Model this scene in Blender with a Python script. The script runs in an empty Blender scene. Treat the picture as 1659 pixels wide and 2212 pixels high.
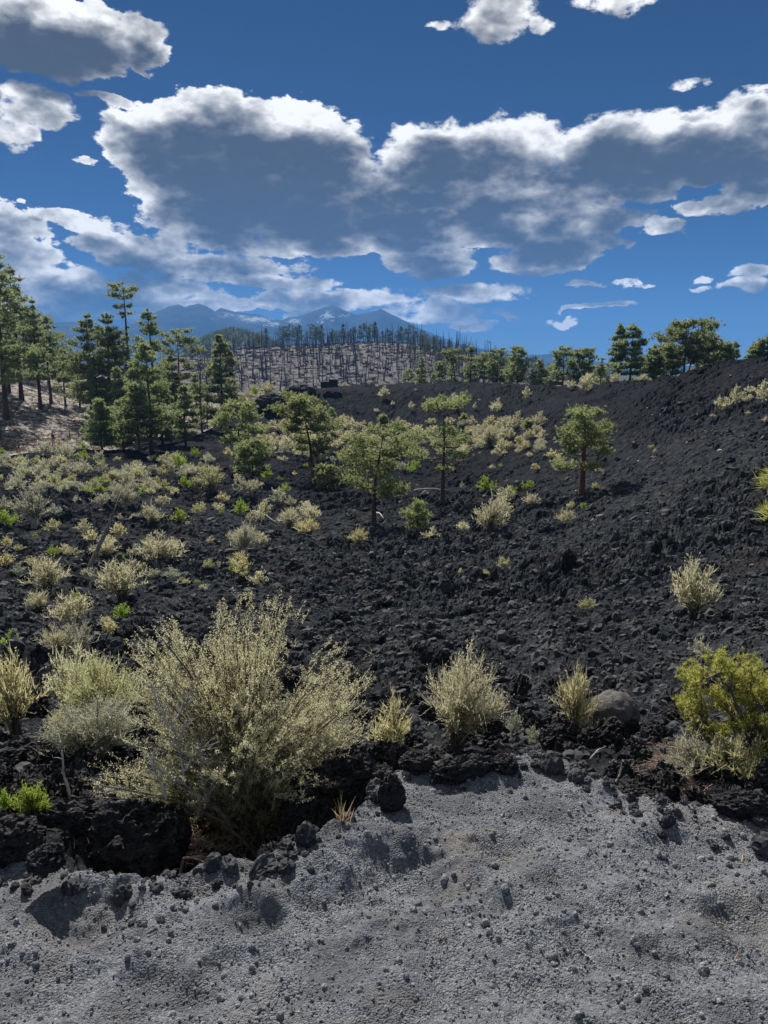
import bpy, math, random
import numpy as np
from math import radians as R, sin, cos, tan, atan2, hypot, pi, exp, log
from mathutils import Vector, Matrix

# ---------------------------------------------------------------- camera, sky, sun, exposure
S = bpy.context.scene
COL = S.collection
W0, H0, F0 = 1659.0, 2212.0, 1659.0          # measuring frame used for the angles below
EYE = Vector((0, 0, 1.65))
PITCH = math.atan((1106 - 800) / F0)
cd = bpy.data.cameras.new('camera'); cam = bpy.data.objects.new('camera', cd); COL.objects.link(cam)
cam.location = EYE; cam.rotation_euler = (pi / 2 - PITCH, 0, 0)
cd.sensor_fit = 'HORIZONTAL'; cd.sensor_width = 36; cd.lens = 36.0 * F0 / W0
cd.clip_start = 0.05; cd.clip_end = 30000
S.camera = cam
S.render.engine = 'CYCLES'
S.cycles.use_denoising = True
S.cycles.max_bounces = 6; S.cycles.diffuse_bounces = 3; S.cycles.glossy_bounces = 2
S.cycles.transmission_bounces = 4; S.cycles.volume_bounces = 1; S.cycles.transparent_max_bounces = 6
S.view_settings.view_transform = 'Standard'; S.view_settings.look = 'None'
S.view_settings.gamma = 1.0; S.view_settings.use_curve_mapping = False
S.view_settings.exposure = 0.42

SUN_AZ, SUN_EL = R(-20), R(45)               # azimuth from +Y, negative = left
SKY_STRENGTH = 0.05
sd = bpy.data.lights.new('sun', 'SUN'); sun = bpy.data.objects.new('sun', sd); COL.objects.link(sun)
sd.energy = 5.0; sd.angle = R(0.5); sd.color = (1.0, 0.96, 0.89)
sdir = Vector((sin(SUN_AZ) * cos(SUN_EL), cos(SUN_AZ) * cos(SUN_EL), sin(SUN_EL)))
sun.rotation_euler = sdir.to_track_quat('Z', 'Y').to_euler()


def pix_dir(px, py):
    u, v = (px - 829.5) / F0, (py - 1106) / F0
    return u, cos(PITCH) - v * sin(PITCH), -sin(PITCH) - v * cos(PITCH)


def pix_ae(px, py):
    x, y, z = pix_dir(px, py)
    return atan2(x, y), atan2(z, hypot(x, y))


def at(px, py, d):
    "point at ground distance d from the eye seen in direction (px, py)"
    x, y, z = pix_dir(px, py); k = d / hypot(x, y)
    return Vector((x * k, y * k, EYE.z + z * k))


def to_pix(p):
    x, y, z = p[0], p[1], p[2] - EYE.z
    f = y * cos(PITCH) - z * sin(PITCH); up = y * sin(PITCH) + z * cos(PITCH)
    return 829.5 + F0 * x / f, 1106 - F0 * up / f


class NT:
    "small node-tree writer"
    def __init__(s, tree): s.t = tree; s.n = tree.nodes; s.l = tree.links
    def new(s, typ, **kw):
        n = s.n.new(typ)
        for k, v in kw.items(): setattr(n, k, v)
        return n
    def put(s, sock, v):
        if isinstance(v, bpy.types.NodeSocket): s.l.new(v, sock)
        elif v is not None: sock.default_value = v
    def m(s, op, a, b=None, c=None, clamp=False):
        n = s.new('ShaderNodeMath', operation=op, use_clamp=clamp)
        for i, v in enumerate((a, b, c)):
            if v is not None: s.put(n.inputs[i], v)
        return n.outputs[0]
    def v(s, op, a, b=None, c=None):
        n = s.new('ShaderNodeVectorMath', operation=op)
        for i, x in enumerate((a, b, c)):
            if x is not None: s.put(n.inputs[i], x)
        return n.outputs['Value'] if op in ('LENGTH', 'DOT_PRODUCT') else n.outputs[0]
    def rng(s, x, a, b, c=0.0, d=1.0, smooth=True):
        n = s.new('ShaderNodeMapRange', interpolation_type='SMOOTHSTEP' if smooth else 'LINEAR')
        s.put(n.inputs[0], x)
        for i, q in enumerate((a, b, c, d)): s.put(n.inputs[i + 1], q)
        return n.outputs[0]
    def mix(s, f, a, b):
        n = s.new('ShaderNodeMix', data_type='RGBA')
        s.put(n.inputs[0], f)
        for i, q in ((6, a), (7, b)):
            s.put(n.inputs[i], q if isinstance(q, bpy.types.NodeSocket) else (*q[:3], 1))
        return n.outputs[2]
    def noise(s, vec, scale, detail=4, rough=0.55, lac=2.0, dist=0.0):
        n = s.new('ShaderNodeTexNoise')
        if vec is not None: s.put(n.inputs['Vector'], vec)
        n.inputs['Scale'].default_value = scale; n.inputs['Detail'].default_value = detail
        n.inputs['Roughness'].default_value = rough; n.inputs['Lacunarity'].default_value = lac
        n.inputs['Distortion'].default_value = dist
        return n
    def xyz(s, x, y, z):
        n = s.new('ShaderNodeCombineXYZ')
        for i, q in enumerate((x, y, z)): s.put(n.inputs[i], q)
        return n.outputs[0]


# cloud banks: centre, half-axes (measured as directions), depth of the bank
CLOUDS = [
    (340, 310, 120, 110, .75), (470, 300, 170, 120, 1.), (610, 350, 200, 140, 1.1), (450, 430, 170, 85, 1.), (700, 440, 220, 90, 1.1),
    (930, 350, 150, 95, .9), (1090, 330, 170, 90, .8), (930, 460, 310, 65, 1.), (1160, 430, 220, 70, .75),
    (1330, 310, 150, 70, .75), (1480, 310, 170, 90, .9), (1620, 290, 130, 100, .95), (1640, 390, 100, 60, .8), (1360, 400, 120, 50, .55),
    (1830, 330, 180, 110, 1.),
    (700, 525, 330, 32, .5), (1100, 510, 240, 34, .55), (1270, 480, 130, 30, .45), (930, 570, 110, 38, .6), (1170, 565, 140, 34, .6), (1270, 535, 90, 18, .4),
    (1445, 490, 45, 18, .35), (1530, 440, 80, 24, .4), (190, 352, 30, 12, .35),
    (110, 80, 230, 95, 1.), (320, 100, 55, 60, .6), (70, 240, 105, 55, .5), (20, 285, 60, 30, .4), (245, 212, 60, 15, .3), 
    (1075, 30, 100, 55, .5), (1330, -15, 110, 32, .5), (940, 40, 30, 10, .25), (1170, 45, 34, 28, .35), (1640, 185, 30, 14, .3), (1500, 192, 50, 10, .3),
    (-20, 500, 150, 70, .42), (160, 480, 140, 26, .38), (300, 530, 150, 45, .68), (480, 575, 190, 36, .58), (200, 620, 330, 50, .42), (640, 608, 100, 20, .5), (700, 642, 170, 20, .5), (40, 580, 140, 50, .36), (70, 438, 14, 8, .25),
    (1030, 636, 150, 24, .5), (940, 680, 130, 28, .45), (1000, 708, 70, 12, .35), (1090, 688, 34, 5, .25), (1215, 692, 36, 12, .32), (1290, 665, 70, 9, .3),
    (1345, 613, 50, 7, .28), (1270, 622, 50, 9, .28), (1600, 622, 60, 18, .42), (1625, 588, 60, 16, .4), (1512, 604, 26, 9, .3), (1512, 626, 25, 7, .28), (640, 686, 34, 9, .32), (480, 655, 240, 22, .45), (100, 655, 260, 34, .38), (330, 690, 200, 18, .4), (620, 662, 160, 16, .42), (790, 655, 110, 16, .42), (860, 700, 90, 14, .38), (560, 530, 200, 22, .5), (820, 545, 140, 16, .4), (420, 500, 90, 22, .45),
]


def build_world():
    w = bpy.data.worlds.new('World'); S.world = w; w.use_nodes = True
    w.cycles.sampling_method = 'MANUAL'; w.cycles.sample_map_resolution = 512
    w.node_tree.nodes.clear(); g = NT(w.node_tree)
    out = g.new('ShaderNodeOutputWorld'); bg = g.new('ShaderNodeBackground')
    g.l.new(bg.outputs[0], out.inputs[0])
    sky = g.new('ShaderNodeTexSky', sky_type='NISHITA')
    sky.sun_disc = False; sky.sun_elevation = SUN_EL; sky.sun_rotation = SUN_AZ
    sky.altitude = 2100; sky.air_density = 0.5; sky.dust_density = 0.05; sky.ozone_density = 5.0
    tc = g.new('ShaderNodeTexCoord'); d = tc.outputs['Generated']
    sp = g.new('ShaderNodeSeparateXYZ'); g.l.new(d, sp.inputs[0])
    x, y, z = sp.outputs
    az = g.m('ARCTAN2', x, y)
    el = g.m('ARCSINE', z)
    p = g.v('MULTIPLY', d, (1, 1, 1.7))
    base = g.xyz(az, el, 0.0)
    wa = g.noise(p, 8.0, 3, .5)
    wv = g.v('MULTIPLY_ADD', g.v('SUBTRACT', wa.outputs['Color'], (.5, .5, .5)), (.07, .045, 0), base)
    wb = g.noise(p, 24.0, 6, .6)
    wv = g.v('MULTIPLY_ADD', g.v('SUBTRACT', wb.outputs['Color'], (.5, .5, .5)), (.040, .028, 0), wv)

    def bank(v):
        acc = None
        for (cx, cy, rx, ry, s) in CLOUDS:
            a, e = pix_ae(cx, cy); ra = (pix_ae(cx + rx, cy)[0] - pix_ae(cx - rx, cy)[0]) / 2
            re = (pix_ae(cx, cy - ry)[1] - pix_ae(cx, cy + ry)[1]) / 2
            q = g.v('MULTIPLY_ADD', v, (1 / ra, 1 / re, 0), (-a / ra, -e / re, 0))
            h = g.m('MULTIPLY_ADD', g.v('DOT_PRODUCT', q, q), -s, s)
            acc = h if acc is None else g.m('SMOOTH_MAX', acc, h, .10)
        return acc
    b0 = bank(wv)
    bu = bank(g.v('ADD', wv, (-.004, .022, 0)))
    # beyond the view the same kind of broken cloud goes on
    far = g.rng(g.m('ABSOLUTE', az), .62, .95)
    top = g.rng(el, .46, .62)
    gen = g.noise(g.v('MULTIPLY', d, (1, 1, 2.4)), 3.2, 7, .6)
    gcov = g.m('MULTIPLY_ADD', gen.outputs[0], 4.0, -2.1)
    b0 = g.m('MAXIMUM', b0, g.m('MULTIPLY_ADD', g.m('MAXIMUM', far, top), 4.0, g.m('ADD', gcov, -4.0)))

    def puffs(q, scale, det):
        n = g.noise(q, scale * .7, 2, .5)
        q = g.v('MULTIPLY_ADD', g.v('SUBTRACT', n.outputs['Color'], (.5, .5, .5)), (.55 / scale,) * 3, q)
        v = g.new('ShaderNodeTexVoronoi', feature='F1', normalize=True); g.put(v.inputs['Vector'], q)
        v.inputs['Scale'].default_value = scale; v.inputs['Detail'].default_value = det; v.inputs['Roughness'].default_value = .5; v.inputs['Lacunarity'].default_value = 2.3
        return g.m('MULTIPLY_ADD', v.outputs['Distance'], -2.0, 1.0)
    sun_off = (sdir.x * .006, sdir.y * .006, sdir.z * .014)
    c1 = puffs(p, 24., 2.0); c1u = puffs(g.v('ADD', p, sun_off), 24., 2.0)
    n1 = g.noise(p, 42.0, 8, .62); n2 = g.noise(p, 10.0, 5, .55)
    f1 = g.m('MULTIPLY_ADD', n1.outputs[0], 2.0, -1.0); f2 = g.m('MULTIPLY_ADD', n2.outputs[0], 2.0, -1.0)
    edge = g.m('ADD', g.m('MULTIPLY', f1, .50), g.m('ADD', g.m('MULTIPLY', f2, .30), g.m('MULTIPLY_ADD', c1, .28, -.10)))
    D = g.m('ADD', b0, edge)
    soft = g.rng(g.noise(p, 5.0, 2, .5).outputs[0], .35, .65, .10, .34)
    alpha = g.rng(D, .0, soft)
    # light let through the bank: thin rims are white, thick cores are slate grey
    thick = g.m('ADD', g.m('ADD', g.m('MULTIPLY', g.m('MINIMUM', b0, .75), .45), g.m('MULTIPLY', g.m('MINIMUM', g.m('MAXIMUM', bu, -.25), .75), .62)), g.m('ADD', g.m('MULTIPLY', f1, .18), g.m('MULTIPLY', f2, 1.2)))
    thick = g.m('ADD', thick, g.m('MULTIPLY', c1, .05))
    lit = g.rng(thick, -.06, .86, 1.0, 0.0, False)
    relief = g.m('MULTIPLY', g.m('SUBTRACT', c1, c1u), g.m('MULTIPLY_ADD', lit, .75, .03))
    bright = g.m('ADD', g.m('POWER', lit, 2.3), relief, clamp=True)
    ccol = g.mix(bright, CLOUD_DARK, CLOUD_LIT)
    hs = g.new('ShaderNodeHueSaturation'); hs.inputs['Saturation'].default_value = 1.12; hs.inputs['Value'].default_value = .80
    g.l.new(sky.outputs[0], hs.inputs['Color'])
    col = g.mix(alpha, hs.outputs[0], ccol)
    g.l.new(col, bg.inputs['Color']); bg.inputs['Strength'].default_value = SKY_STRENGTH


CLOUD_DARK = (1.15, 1.32, 1.62)
CLOUD_LIT = (17.5, 17.4, 17.0)
build_world()

# ---------------------------------------------------------------- noise
RS = np.random.RandomState(7)
PERM = np.concatenate([RS.permutation(512)] * 3)
GR = RS.normal(size=(512, 3)); GR /= np.linalg.norm(GR, axis=1, keepdims=True)


def gnoise(x, y, z=None):
    "gradient noise, about -1..1"
    x = np.asarray(x, float); y = np.asarray(y, float)
    xi = np.floor(x).astype(np.int64); yi = np.floor(y).astype(np.int64); fx = x - xi; fy = y - yi
    sx = fx * fx * fx * (fx * (fx * 6 - 15) + 10); sy = fy * fy * fy * (fy * (fy * 6 - 15) + 10)
    xi &= 511; yi &= 511
    def g2(i, j):
        h = PERM[PERM[(xi + i) & 511] + ((yi + j) & 511)]
        v = GR[h]; return v[..., 0] * (fx - i) + v[..., 1] * (fy - j)
    if z is None:
        a = g2(0, 0); b = g2(1, 0); c = g2(0, 1); d = g2(1, 1)
        return 1.7 * ((a + (b - a) * sx) * (1 - sy) + (c + (d - c) * sx) * sy)
    z = np.asarray(z, float); zi = np.floor(z).astype(np.int64); fz = z - zi
    sz = fz * fz * fz * (fz * (fz * 6 - 15) + 10); zi &= 511
    def g3(i, j, k):
        h = PERM[PERM[PERM[(xi + i) & 511] + ((yi + j) & 511)] + ((zi + k) & 511)]
        v = GR[h]; return v[..., 0] * (fx - i) + v[..., 1] * (fy - j) + v[..., 2] * (fz - k)
    r = []
    for k in (0, 1):
        a = g3(0, 0, k); b = g3(1, 0, k); c = g3(0, 1, k); d = g3(1, 1, k)
        r.append((a + (b - a) * sx) * (1 - sy) + (c + (d - c) * sx) * sy)
    return 1.5 * (r[0] * (1 - sz) + r[1] * sz)


def sstep(a, b, x):
    t = np.clip((np.asarray(x, float) - a) / (b - a), 0, 1); return t * t * (3 - 2 * t)


# ---------------------------------------------------------------- ground shape: per bearing, (height in frame, distance)
COLS = {
    -320: [(1770, 3.3), (1700, 4.1), (1600, 6.0), (1500, 9.2), (1400, 13.5), (1300, 20), (1200, 31), (1100, 52), (1050, 68), (1000, 92), (965, 118), (900, 134), (820, 165), (760, 215), (700, 330)],
    0: [(1770, 3.3), (1700, 4.1), (1600, 6.0), (1500, 9.2), (1400, 13.5), (1300, 20), (1200, 31), (1100, 52), (1050, 70), (1000, 97), (965, 125), (900, 142), (820, 180), (760, 240), (735, 340)],
    150: [(1770, 3.35), (1700, 4.1), (1600, 6.0), (1500, 9.2), (1400, 13.5), (1300, 20), (1200, 31), (1100, 52), (1050, 70), (1000, 98), (965, 128), (900, 160), (845, 200), (800, 270), (780, 340)],
    300: [(1790, 3.2), (1700, 4.1), (1600, 6.0), (1500, 9.2), (1400, 13.8), (1300, 21), (1200, 33), (1100, 55), (1050, 74), (1000, 104), (960, 138), (900, 185), (865, 225), (845, 290), (838, 340)],
    450: [(1845, 3.35), (1750, 3.9), (1700, 4.4), (1600, 5.7), (1500, 9.3), (1400, 14.2), (1300, 22), (1200, 35), (1100, 57), (1050, 76), (1000, 104), (950, 140), (900, 180), (862, 215), (858, 260), (852, 340)],
    600: [(1770, 3.5), (1700, 4.1), (1600, 5.4), (1500, 9.4), (1400, 14.6), (1300, 23), (1200, 37), (1100, 59), (1050, 77), (1000, 102), (950, 136), (905, 158), (870, 165), (846, 171), (858, 200), (858, 260), (852, 340)],
    830: [(1640, 4.4), (1600, 5.2), (1500, 9.5), (1400, 15), (1300, 24), (1200, 38), (1100, 60), (1050, 78), (1000, 102), (950, 136), (910, 158), (860, 165), (824, 171), (834, 195), (850, 250), (848, 340)],
    1050: [(1640, 4.4), (1600, 5.2), (1500, 9.3), (1400, 14.6), (1300, 23), (1200, 36), (1100, 56), (1050, 73), (1000, 95), (950, 122), (905, 144), (860, 151), (824, 157), (832, 175), (846, 240), (846, 340)],
    1250: [(1650, 4.3), (1600, 5.2), (1500, 9), (1400, 14), (1300, 21), (1200, 32), (1100, 48), (1050, 60), (1000, 72), (950, 85), (900, 100), (850, 118), (832, 128), (836, 140), (845, 230), (846, 340)],
    1450: [(1700, 3.8), (1600, 5.3), (1500, 8.5), (1400, 13), (1300, 19), (1200, 27), (1100, 38), (1050, 45), (1000, 52), (950, 60), (900, 70), (850, 82), (807, 95), (815, 110), (840, 200), (845, 340)],
    1659: [(1700, 3.8), (1600, 5.3), (1500, 8), (1400, 12), (1300, 17), (1200, 24), (1100, 32), (1050, 36.5), (1000, 42), (950, 48), (900, 56), (850, 66), (772, 84), (780, 100), (830, 200), (845, 340)],
    2000: [(1700, 3.8), (1600, 5.3), (1500, 8), (1400, 12), (1300, 17), (1200, 23), (1100, 30), (1000, 39), (900, 51), (850, 60), (755, 80), (760, 100), (820, 200), (845, 340)],
}


def el_at(az, py):
    "elevation tangent of frame height py on bearing az"
    v = (py - 1106) / F0
    return (-sin(PITCH) - v * cos(PITCH)) / (cos(PITCH) - v * sin(PITCH)) * cos(az)


LN = np.linspace(log(2.0), log(400), 420)
col_az, col_z = [], []
for px, lst in COLS.items():
    a = pix_ae(px, 1000)[0]
    ds = [log(d) for _, d in lst]; zs = [EYE.z + d * el_at(a, py) for py, d in lst]
    z = np.interp(LN, ds, zs)
    near = LN < ds[0]
    z[near] = zs[0] - (.10 if px < 400 else .03) * np.clip((ds[0] - LN[near]) / .1, 0, 1)      # the gully behind the cinder bank
    k = np.exp(-.5 * (np.arange(-9, 10) / 3.0) ** 2); k /= k.sum()
    z = np.convolve(np.pad(z, 9, 'edge'), k, 'valid')
    col_az.append(a); col_z.append(z)
col_az = np.array(col_az); col_z = np.array(col_z)
AZT = np.linspace(col_az[0], col_az[-1], 360)
ZT = np.array([np.interp(AZT, col_az, col_z[:, i]) for i in range(len(LN))]).T
k = np.exp(-.5 * (np.arange(-18, 19) / 7.0) ** 2); k /= k.sum()
ZT = np.apply_along_axis(lambda c: np.convolve(np.pad(c, 18, 'edge'), k, 'valid'), 0, ZT)


def base_z(az, d):
    fa = np.clip((az - AZT[0]) / (AZT[1] - AZT[0]), 0, len(AZT) - 1.001); fl = np.clip((np.log(d) - LN[0]) / (LN[1] - LN[0]), 0, len(LN) - 1.001)
    i = fa.astype(int); j = fl.astype(int); u = fa - i; v = fl - j
    return (ZT[i, j] * (1 - u) + ZT[i + 1, j] * u) * (1 - v) + (ZT[i, j + 1] * (1 - u) + ZT[i + 1, j + 1] * u) * v


def hill_mask(az, d):
    "1 on the pale cinder hill on the left, 0 on lava"
    a = np.degrees(az)
    wob = 6 * gnoise(a * .6, np.log(d) * 6)
    edge = np.interp(a, [-60, -26.6, -22, -17.8, -13, -9, -7], [112, 112, 117, 128, 150, 190, 400])
    return sstep(-3, 3, d + wob - edge)


def lava_rough(X, Y, d, az):
    "clinker relief in metres: piled clods of every size, on slow swells"
    h = np.zeros_like(X)
    for lam, amp in ((14., .55), (6.5, .38)):
        h += amp * sstep(lam * .8, lam * 4, d) * gnoise(X / lam + 3, Y / lam + 11)
    wx = gnoise(X * 2.3 + 7, Y * 2.3 + 3); wy = gnoise(X * 2.3 + 31, Y * 2.3 + 17)
    ux = gnoise(X * .6 + 7, Y * .6 + 3); uy = gnoise(X * .6 + 31, Y * .6 + 17)
    for lam, amp in ((.07, .032), (.14, .068), (.29, .14), (.62, .20), (1.4, .27), (3.2, .36)):
        fade = sstep(1.3, 2.6, lam / (d * .0016 + .004)) * (.12 + .88 * sstep(lam * 9, lam * 30, d))
        if fade.max() <= 0: continue
        a, b = (ux, uy) if lam > .5 else (wx, wy); wk = min(lam * .55, .4 if lam > .5 else .1)
        cx = (X + a * wk) / lam + lam * 91; cy = (Y + b * wk) / lam + lam * 57; ix = np.floor(cx).astype(int); iy = np.floor(cy).astype(int)
        best = np.full(X.shape, 9.0); hh = np.zeros_like(X); gx = np.zeros_like(X); gy = np.zeros_like(X)
        for i in (-1, 0, 1):
            for j in (-1, 0, 1):
                k = PERM[PERM[(ix + i) & 511] + ((iy + j) & 511)]
                px = ix + i + .5 + GR[k, 0] * .55; py = iy + j + .5 + GR[k, 1] * .55
                r = np.hypot(px - cx, py - cy) * (1.0 + .3 * GR[k, 2])
                m = r < best; best = np.where(m, r, best); kk = (k * 7 + 3) & 511
                hh = np.where(m, GR[kk, 2], hh); gx = np.where(m, GR[kk, 0] * (cx - px), gx); gy = np.where(m, GR[kk, 1] * (cy - py), gy)
        # each clod: a tilted, rounded block with its own height
        h += fade * amp * (np.sqrt(np.clip(1 - best * .9, 0, 1)) * (.75 + .55 * hh) + .8 * (gx + gy) - .35)
    lam = .06
    for o in range(6):
        fade = sstep(1.2, 2.4, lam / (d * .0016 + .004))
        if fade.max() > 0: h += fade * .10 * lam * gnoise(X / lam + o * 13.7, Y / lam - o * 7.3)
        lam *= 2
    am = .55 + .6 * sstep(-.35, .45, gnoise(X * .09 + 3, Y * .09))
    near = .8 + .2 * sstep(3.2, 8, d)
    return h * am * near


def ground_z(X, Y, rough=1.0):
    X = np.atleast_1d(np.asarray(X, float)); Y = np.atleast_1d(np.asarray(Y, float))
    d = np.maximum(np.hypot(X, Y), .3); az = np.arctan2(X, Y)
    z = base_z(az, d)
    if rough:
        hm = hill_mask(az, d)
        r = lava_rough(X, Y, d, az) * (1 - hm) * rough
        r += hm * (.22 * gnoise(X * .12, Y * .12) + .1 * gnoise(X * .5, Y * .5) + .05 * gnoise(X * 1.3, Y * 1.3))
        z = z + r
    return z


def on_ground(px, py, dmin=2.9, dmax=330):
    "where the sight line through (px, py) first meets the smooth ground"
    x, y, z = pix_dir(px, py); h = hypot(x, y)
    ds = np.exp(np.linspace(log(dmin), log(dmax), 1500))
    zr = EYE.z + ds * z / h; zg = base_z(np.full_like(ds, atan2(x, y)), ds)
    k = np.argmax(zr <= zg)
    d = ds[k] if (zr <= zg).any() else ds[np.argmin(zr - zg)]
    return float(x / h * d), float(y / h * d), float(base_z(np.array([atan2(x, y)]), np.array([d]))[0]), float(d)


# ---------------------------------------------------------------- materials
def material(name, build):
    m = bpy.data.materials.new(name); m.use_nodes = True; m.node_tree.nodes.clear()
    g = NT(m.node_tree); out = g.new('ShaderNodeOutputMaterial')
    g.l.new(build(g), out.inputs['Surface']); return m


ALB = 1.28


def principled(g, col, rough=.85, bump=None, bs=.3, bd=.02, spec=.3):
    col = g.v('MULTIPLY', col, (ALB,) * 3) if isinstance(col, bpy.types.NodeSocket) else tuple(ALB * q for q in col)
    b = g.new('ShaderNodeBsdfPrincipled'); g.put(b.inputs['Base Color'], col if isinstance(col, bpy.types.NodeSocket) else (*col, 1))
    g.put(b.inputs['Roughness'], rough); b.inputs['Specular IOR Level'].default_value = spec
    if bump is not None:
        n = g.new('ShaderNodeBump'); g.put(n.inputs['Height'], bump); n.inputs['Strength'].default_value = bs; n.inputs['Distance'].default_value = bd
        g.l.new(n.outputs[0], b.inputs['Normal'])
    return b.outputs[0]


def pos(g): return g.new('ShaderNodeNewGeometry').outputs['Position']
def objco(g): return g.new('ShaderNodeTexCoord').outputs['Object']


def b_lava(g):
    p = pos(g)
    n1 = g.noise(p, .35, 5, .6).outputs[0]; n2 = g.noise(p, 6., 6, .65).outputs[0]; n3 = g.noise(p, 28., 5, .7).outputs[0]; n4 = g.noise(p, 1.7, 4, .6).outputs[0]
    near = g.rng(g.v('LENGTH', p), 30., 95., 1., 0.)        # lighter tone and pale specks close to the eye, darker with distance
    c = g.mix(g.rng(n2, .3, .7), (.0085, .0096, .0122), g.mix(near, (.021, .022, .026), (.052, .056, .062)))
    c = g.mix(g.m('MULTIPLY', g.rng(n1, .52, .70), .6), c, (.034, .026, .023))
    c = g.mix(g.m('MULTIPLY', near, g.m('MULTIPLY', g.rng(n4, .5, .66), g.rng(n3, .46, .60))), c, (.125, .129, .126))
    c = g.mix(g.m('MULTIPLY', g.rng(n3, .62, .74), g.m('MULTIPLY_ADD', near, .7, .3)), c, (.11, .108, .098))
    return principled(g, c, .9, g.m('ADD', g.m('MULTIPLY', n4, 1.3), g.m('ADD', g.m('MULTIPLY', n2, .7), g.m('MULTIPLY', n3, .35))), 1.0, .16, .02)


def b_cinder(g):
    p = pos(g)
    n1 = g.noise(p, 2.2, 5, .6).outputs[0]; n0 = g.noise(p, 3.6, 6, .65).outputs[0]; n2 = g.noise(p, 70., 4, .6).outputs[0]
    v = g.new('ShaderNodeTexVoronoi', feature='F1'); g.put(v.inputs['Vector'], p); v.inputs['Scale'].default_value = 150.
    v2 = g.new('ShaderNodeTexVoronoi', feature='F1'); g.put(v2.inputs['Vector'], p); v2.inputs['Scale'].default_value = 330.
    c = g.mix(g.rng(n2, .3, .7), (.122, .129, .147), (.238, .246, .262))
    sv = g.new('ShaderNodeSeparateColor'); g.l.new(v.outputs['Color'], sv.inputs[0])
    c = g.mix(g.m('MULTIPLY', g.rng(sv.outputs[0], .6, 1.), .5), c, (.045, .047, .054))
    c = g.mix(g.rng(sv.outputs[1], .90, .97), c, (.27, .27, .265))
    c = g.mix(g.m('MULTIPLY', g.rng(n1, .5, .72), .55), c, (.205, .195, .18))
    c = g.mix(g.m('MULTIPLY', g.rng(n0, .46, .60), .6), c, (.085, .088, .098))
    c = g.mix(g.m('MULTIPLY', g.rng(g.noise(p, 1.1, 6, .7).outputs[0], .52, .66), .5), c, (.20, .18, .155))
    n5 = g.noise(p, 5.5, 5, .6).outputs[0]; n6 = g.noise(p, 120., 6, .75).outputs[0]
    h = g.m('ADD', g.m('MULTIPLY', v.outputs['Distance'], g.rng(n5, .40, .58, -.5, -1.3)), g.m('ADD', g.m('MULTIPLY', v2.outputs['Distance'], -.35), g.m('MULTIPLY', n6, .8)))
    return principled(g, c, .9, h, 1.0, .011, .12)


def b_stone(lo, hi):
    def f(g):
        oi = g.new('ShaderNodeNewGeometry'); r = oi.outputs['Random Per Island']
        n = g.noise(oi.outputs['Position'], 60., 4, .65).outputs[0]
        c = g.mix(r, lo, hi); c = g.mix(g.m('MULTIPLY', g.rng(n, .5, .7), .6), c, tuple(min(1, q * 2.2) for q in hi))
        return principled(g, c, .8, n, .8, .004, .3)
    return f


def b_rock(g):
    p = pos(g)
    n2 = g.noise(p, 9., 7, .68).outputs[0]; n3 = g.noise(p, 45., 5, .7).outputs[0]
    c = g.mix(g.rng(n2, .3, .7), (.018, .0185, .021), (.055, .052, .052))
    c = g.mix(g.rng(n3, .6, .72), c, (.12, .118, .105))
    vv = g.new('ShaderNodeTexVoronoi', feature='F1'); g.put(vv.inputs['Vector'], p); vv.inputs['Scale'].default_value = 55.
    return principled(g, c, .85, g.m('ADD', g.m('ADD', n2, g.m('MULTIPLY', n3, .6)), g.m('MULTIPLY', vv.outputs['Distance'], 1.1)), 1.0, .04, .15)


def b_boulder(g):
    p = pos(g)
    n2 = g.noise(p, 14., 7, .65).outputs[0]; n3 = g.noise(p, 60., 4, .7).outputs[0]
    c = g.mix(g.rng(n2, .3, .7), (.045, .043, .042), (.11, .102, .092))
    c = g.mix(g.rng(n3, .58, .7), c, (.2, .19, .155))
    return principled(g, c, .85, g.m('ADD', n2, g.m('MULTIPLY', n3, .5)), 1.0, .02, .25)


def b_hill(g):
    p = pos(g)
    n1 = g.noise(p, .12, 5, .6).outputs[0]; n2 = g.noise(g.v('MULTIPLY', p, (1, .45, 1)), .85, 6, .75).outputs[0]
    c = g.mix(g.rng(n2, .42, .58), (.06, .052, .046), (.34, .30, .265))
    c = g.mix(g.rng(n1, .5, .75), c, (.17, .135, .12))
    return principled(g, c, .95, n2, .8, .35, .1)


def b_burnt(g):
    p = pos(g)
    n1 = g.noise(p, .02, 5, .6).outputs[0]; n2 = g.noise(g.v('MULTIPLY', p, (1, .5, 2.)), .22, 7, .78).outputs[0]
    c = g.mix(g.rng(n2, .43, .57), (.035, .033, .034), (.165, .148, .14))
    c = g.mix(g.m('MULTIPLY', g.rng(n1, .45, .7), .6), c, (.11, .09, .075))
    return principled(g, c, .95, n2, .8, 1.2, .1)


def b_ground(g):
    p = pos(g)
    n1 = g.noise(p, .01, 5, .6).outputs[0]; n2 = g.noise(p, .2, 6, .7).outputs[0]
    c = g.mix(g.rng(n2, .4, .65), (.03, .034, .022), (.085, .08, .055))
    c = g.mix(g.rng(n1, .45, .65), c, (.05, .055, .03))
    return principled(g, c, .95, n2, .8, 1.0, .1)


def b_mount(g):
    p = pos(g); a = g.new('ShaderNodeAttribute', attribute_name='snow')
    n1 = g.noise(p, .006, 6, .65).outputs[0]; n2 = g.noise(p, .03, 5, .7).outputs[0]
    c = g.mix(g.rng(n1, .35, .65), (.008, .011, .010), (.020, .024, .024))
    s = g.rng(g.m('ADD', a.outputs['Fac'], g.m('MULTIPLY_ADD', n2, 2.6, -1.3)), .52, .72)
    c = g.mix(s, c, (.32, .35, .39))
    return principled(g, c, .95, n2, .7, 20., .1)


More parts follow.
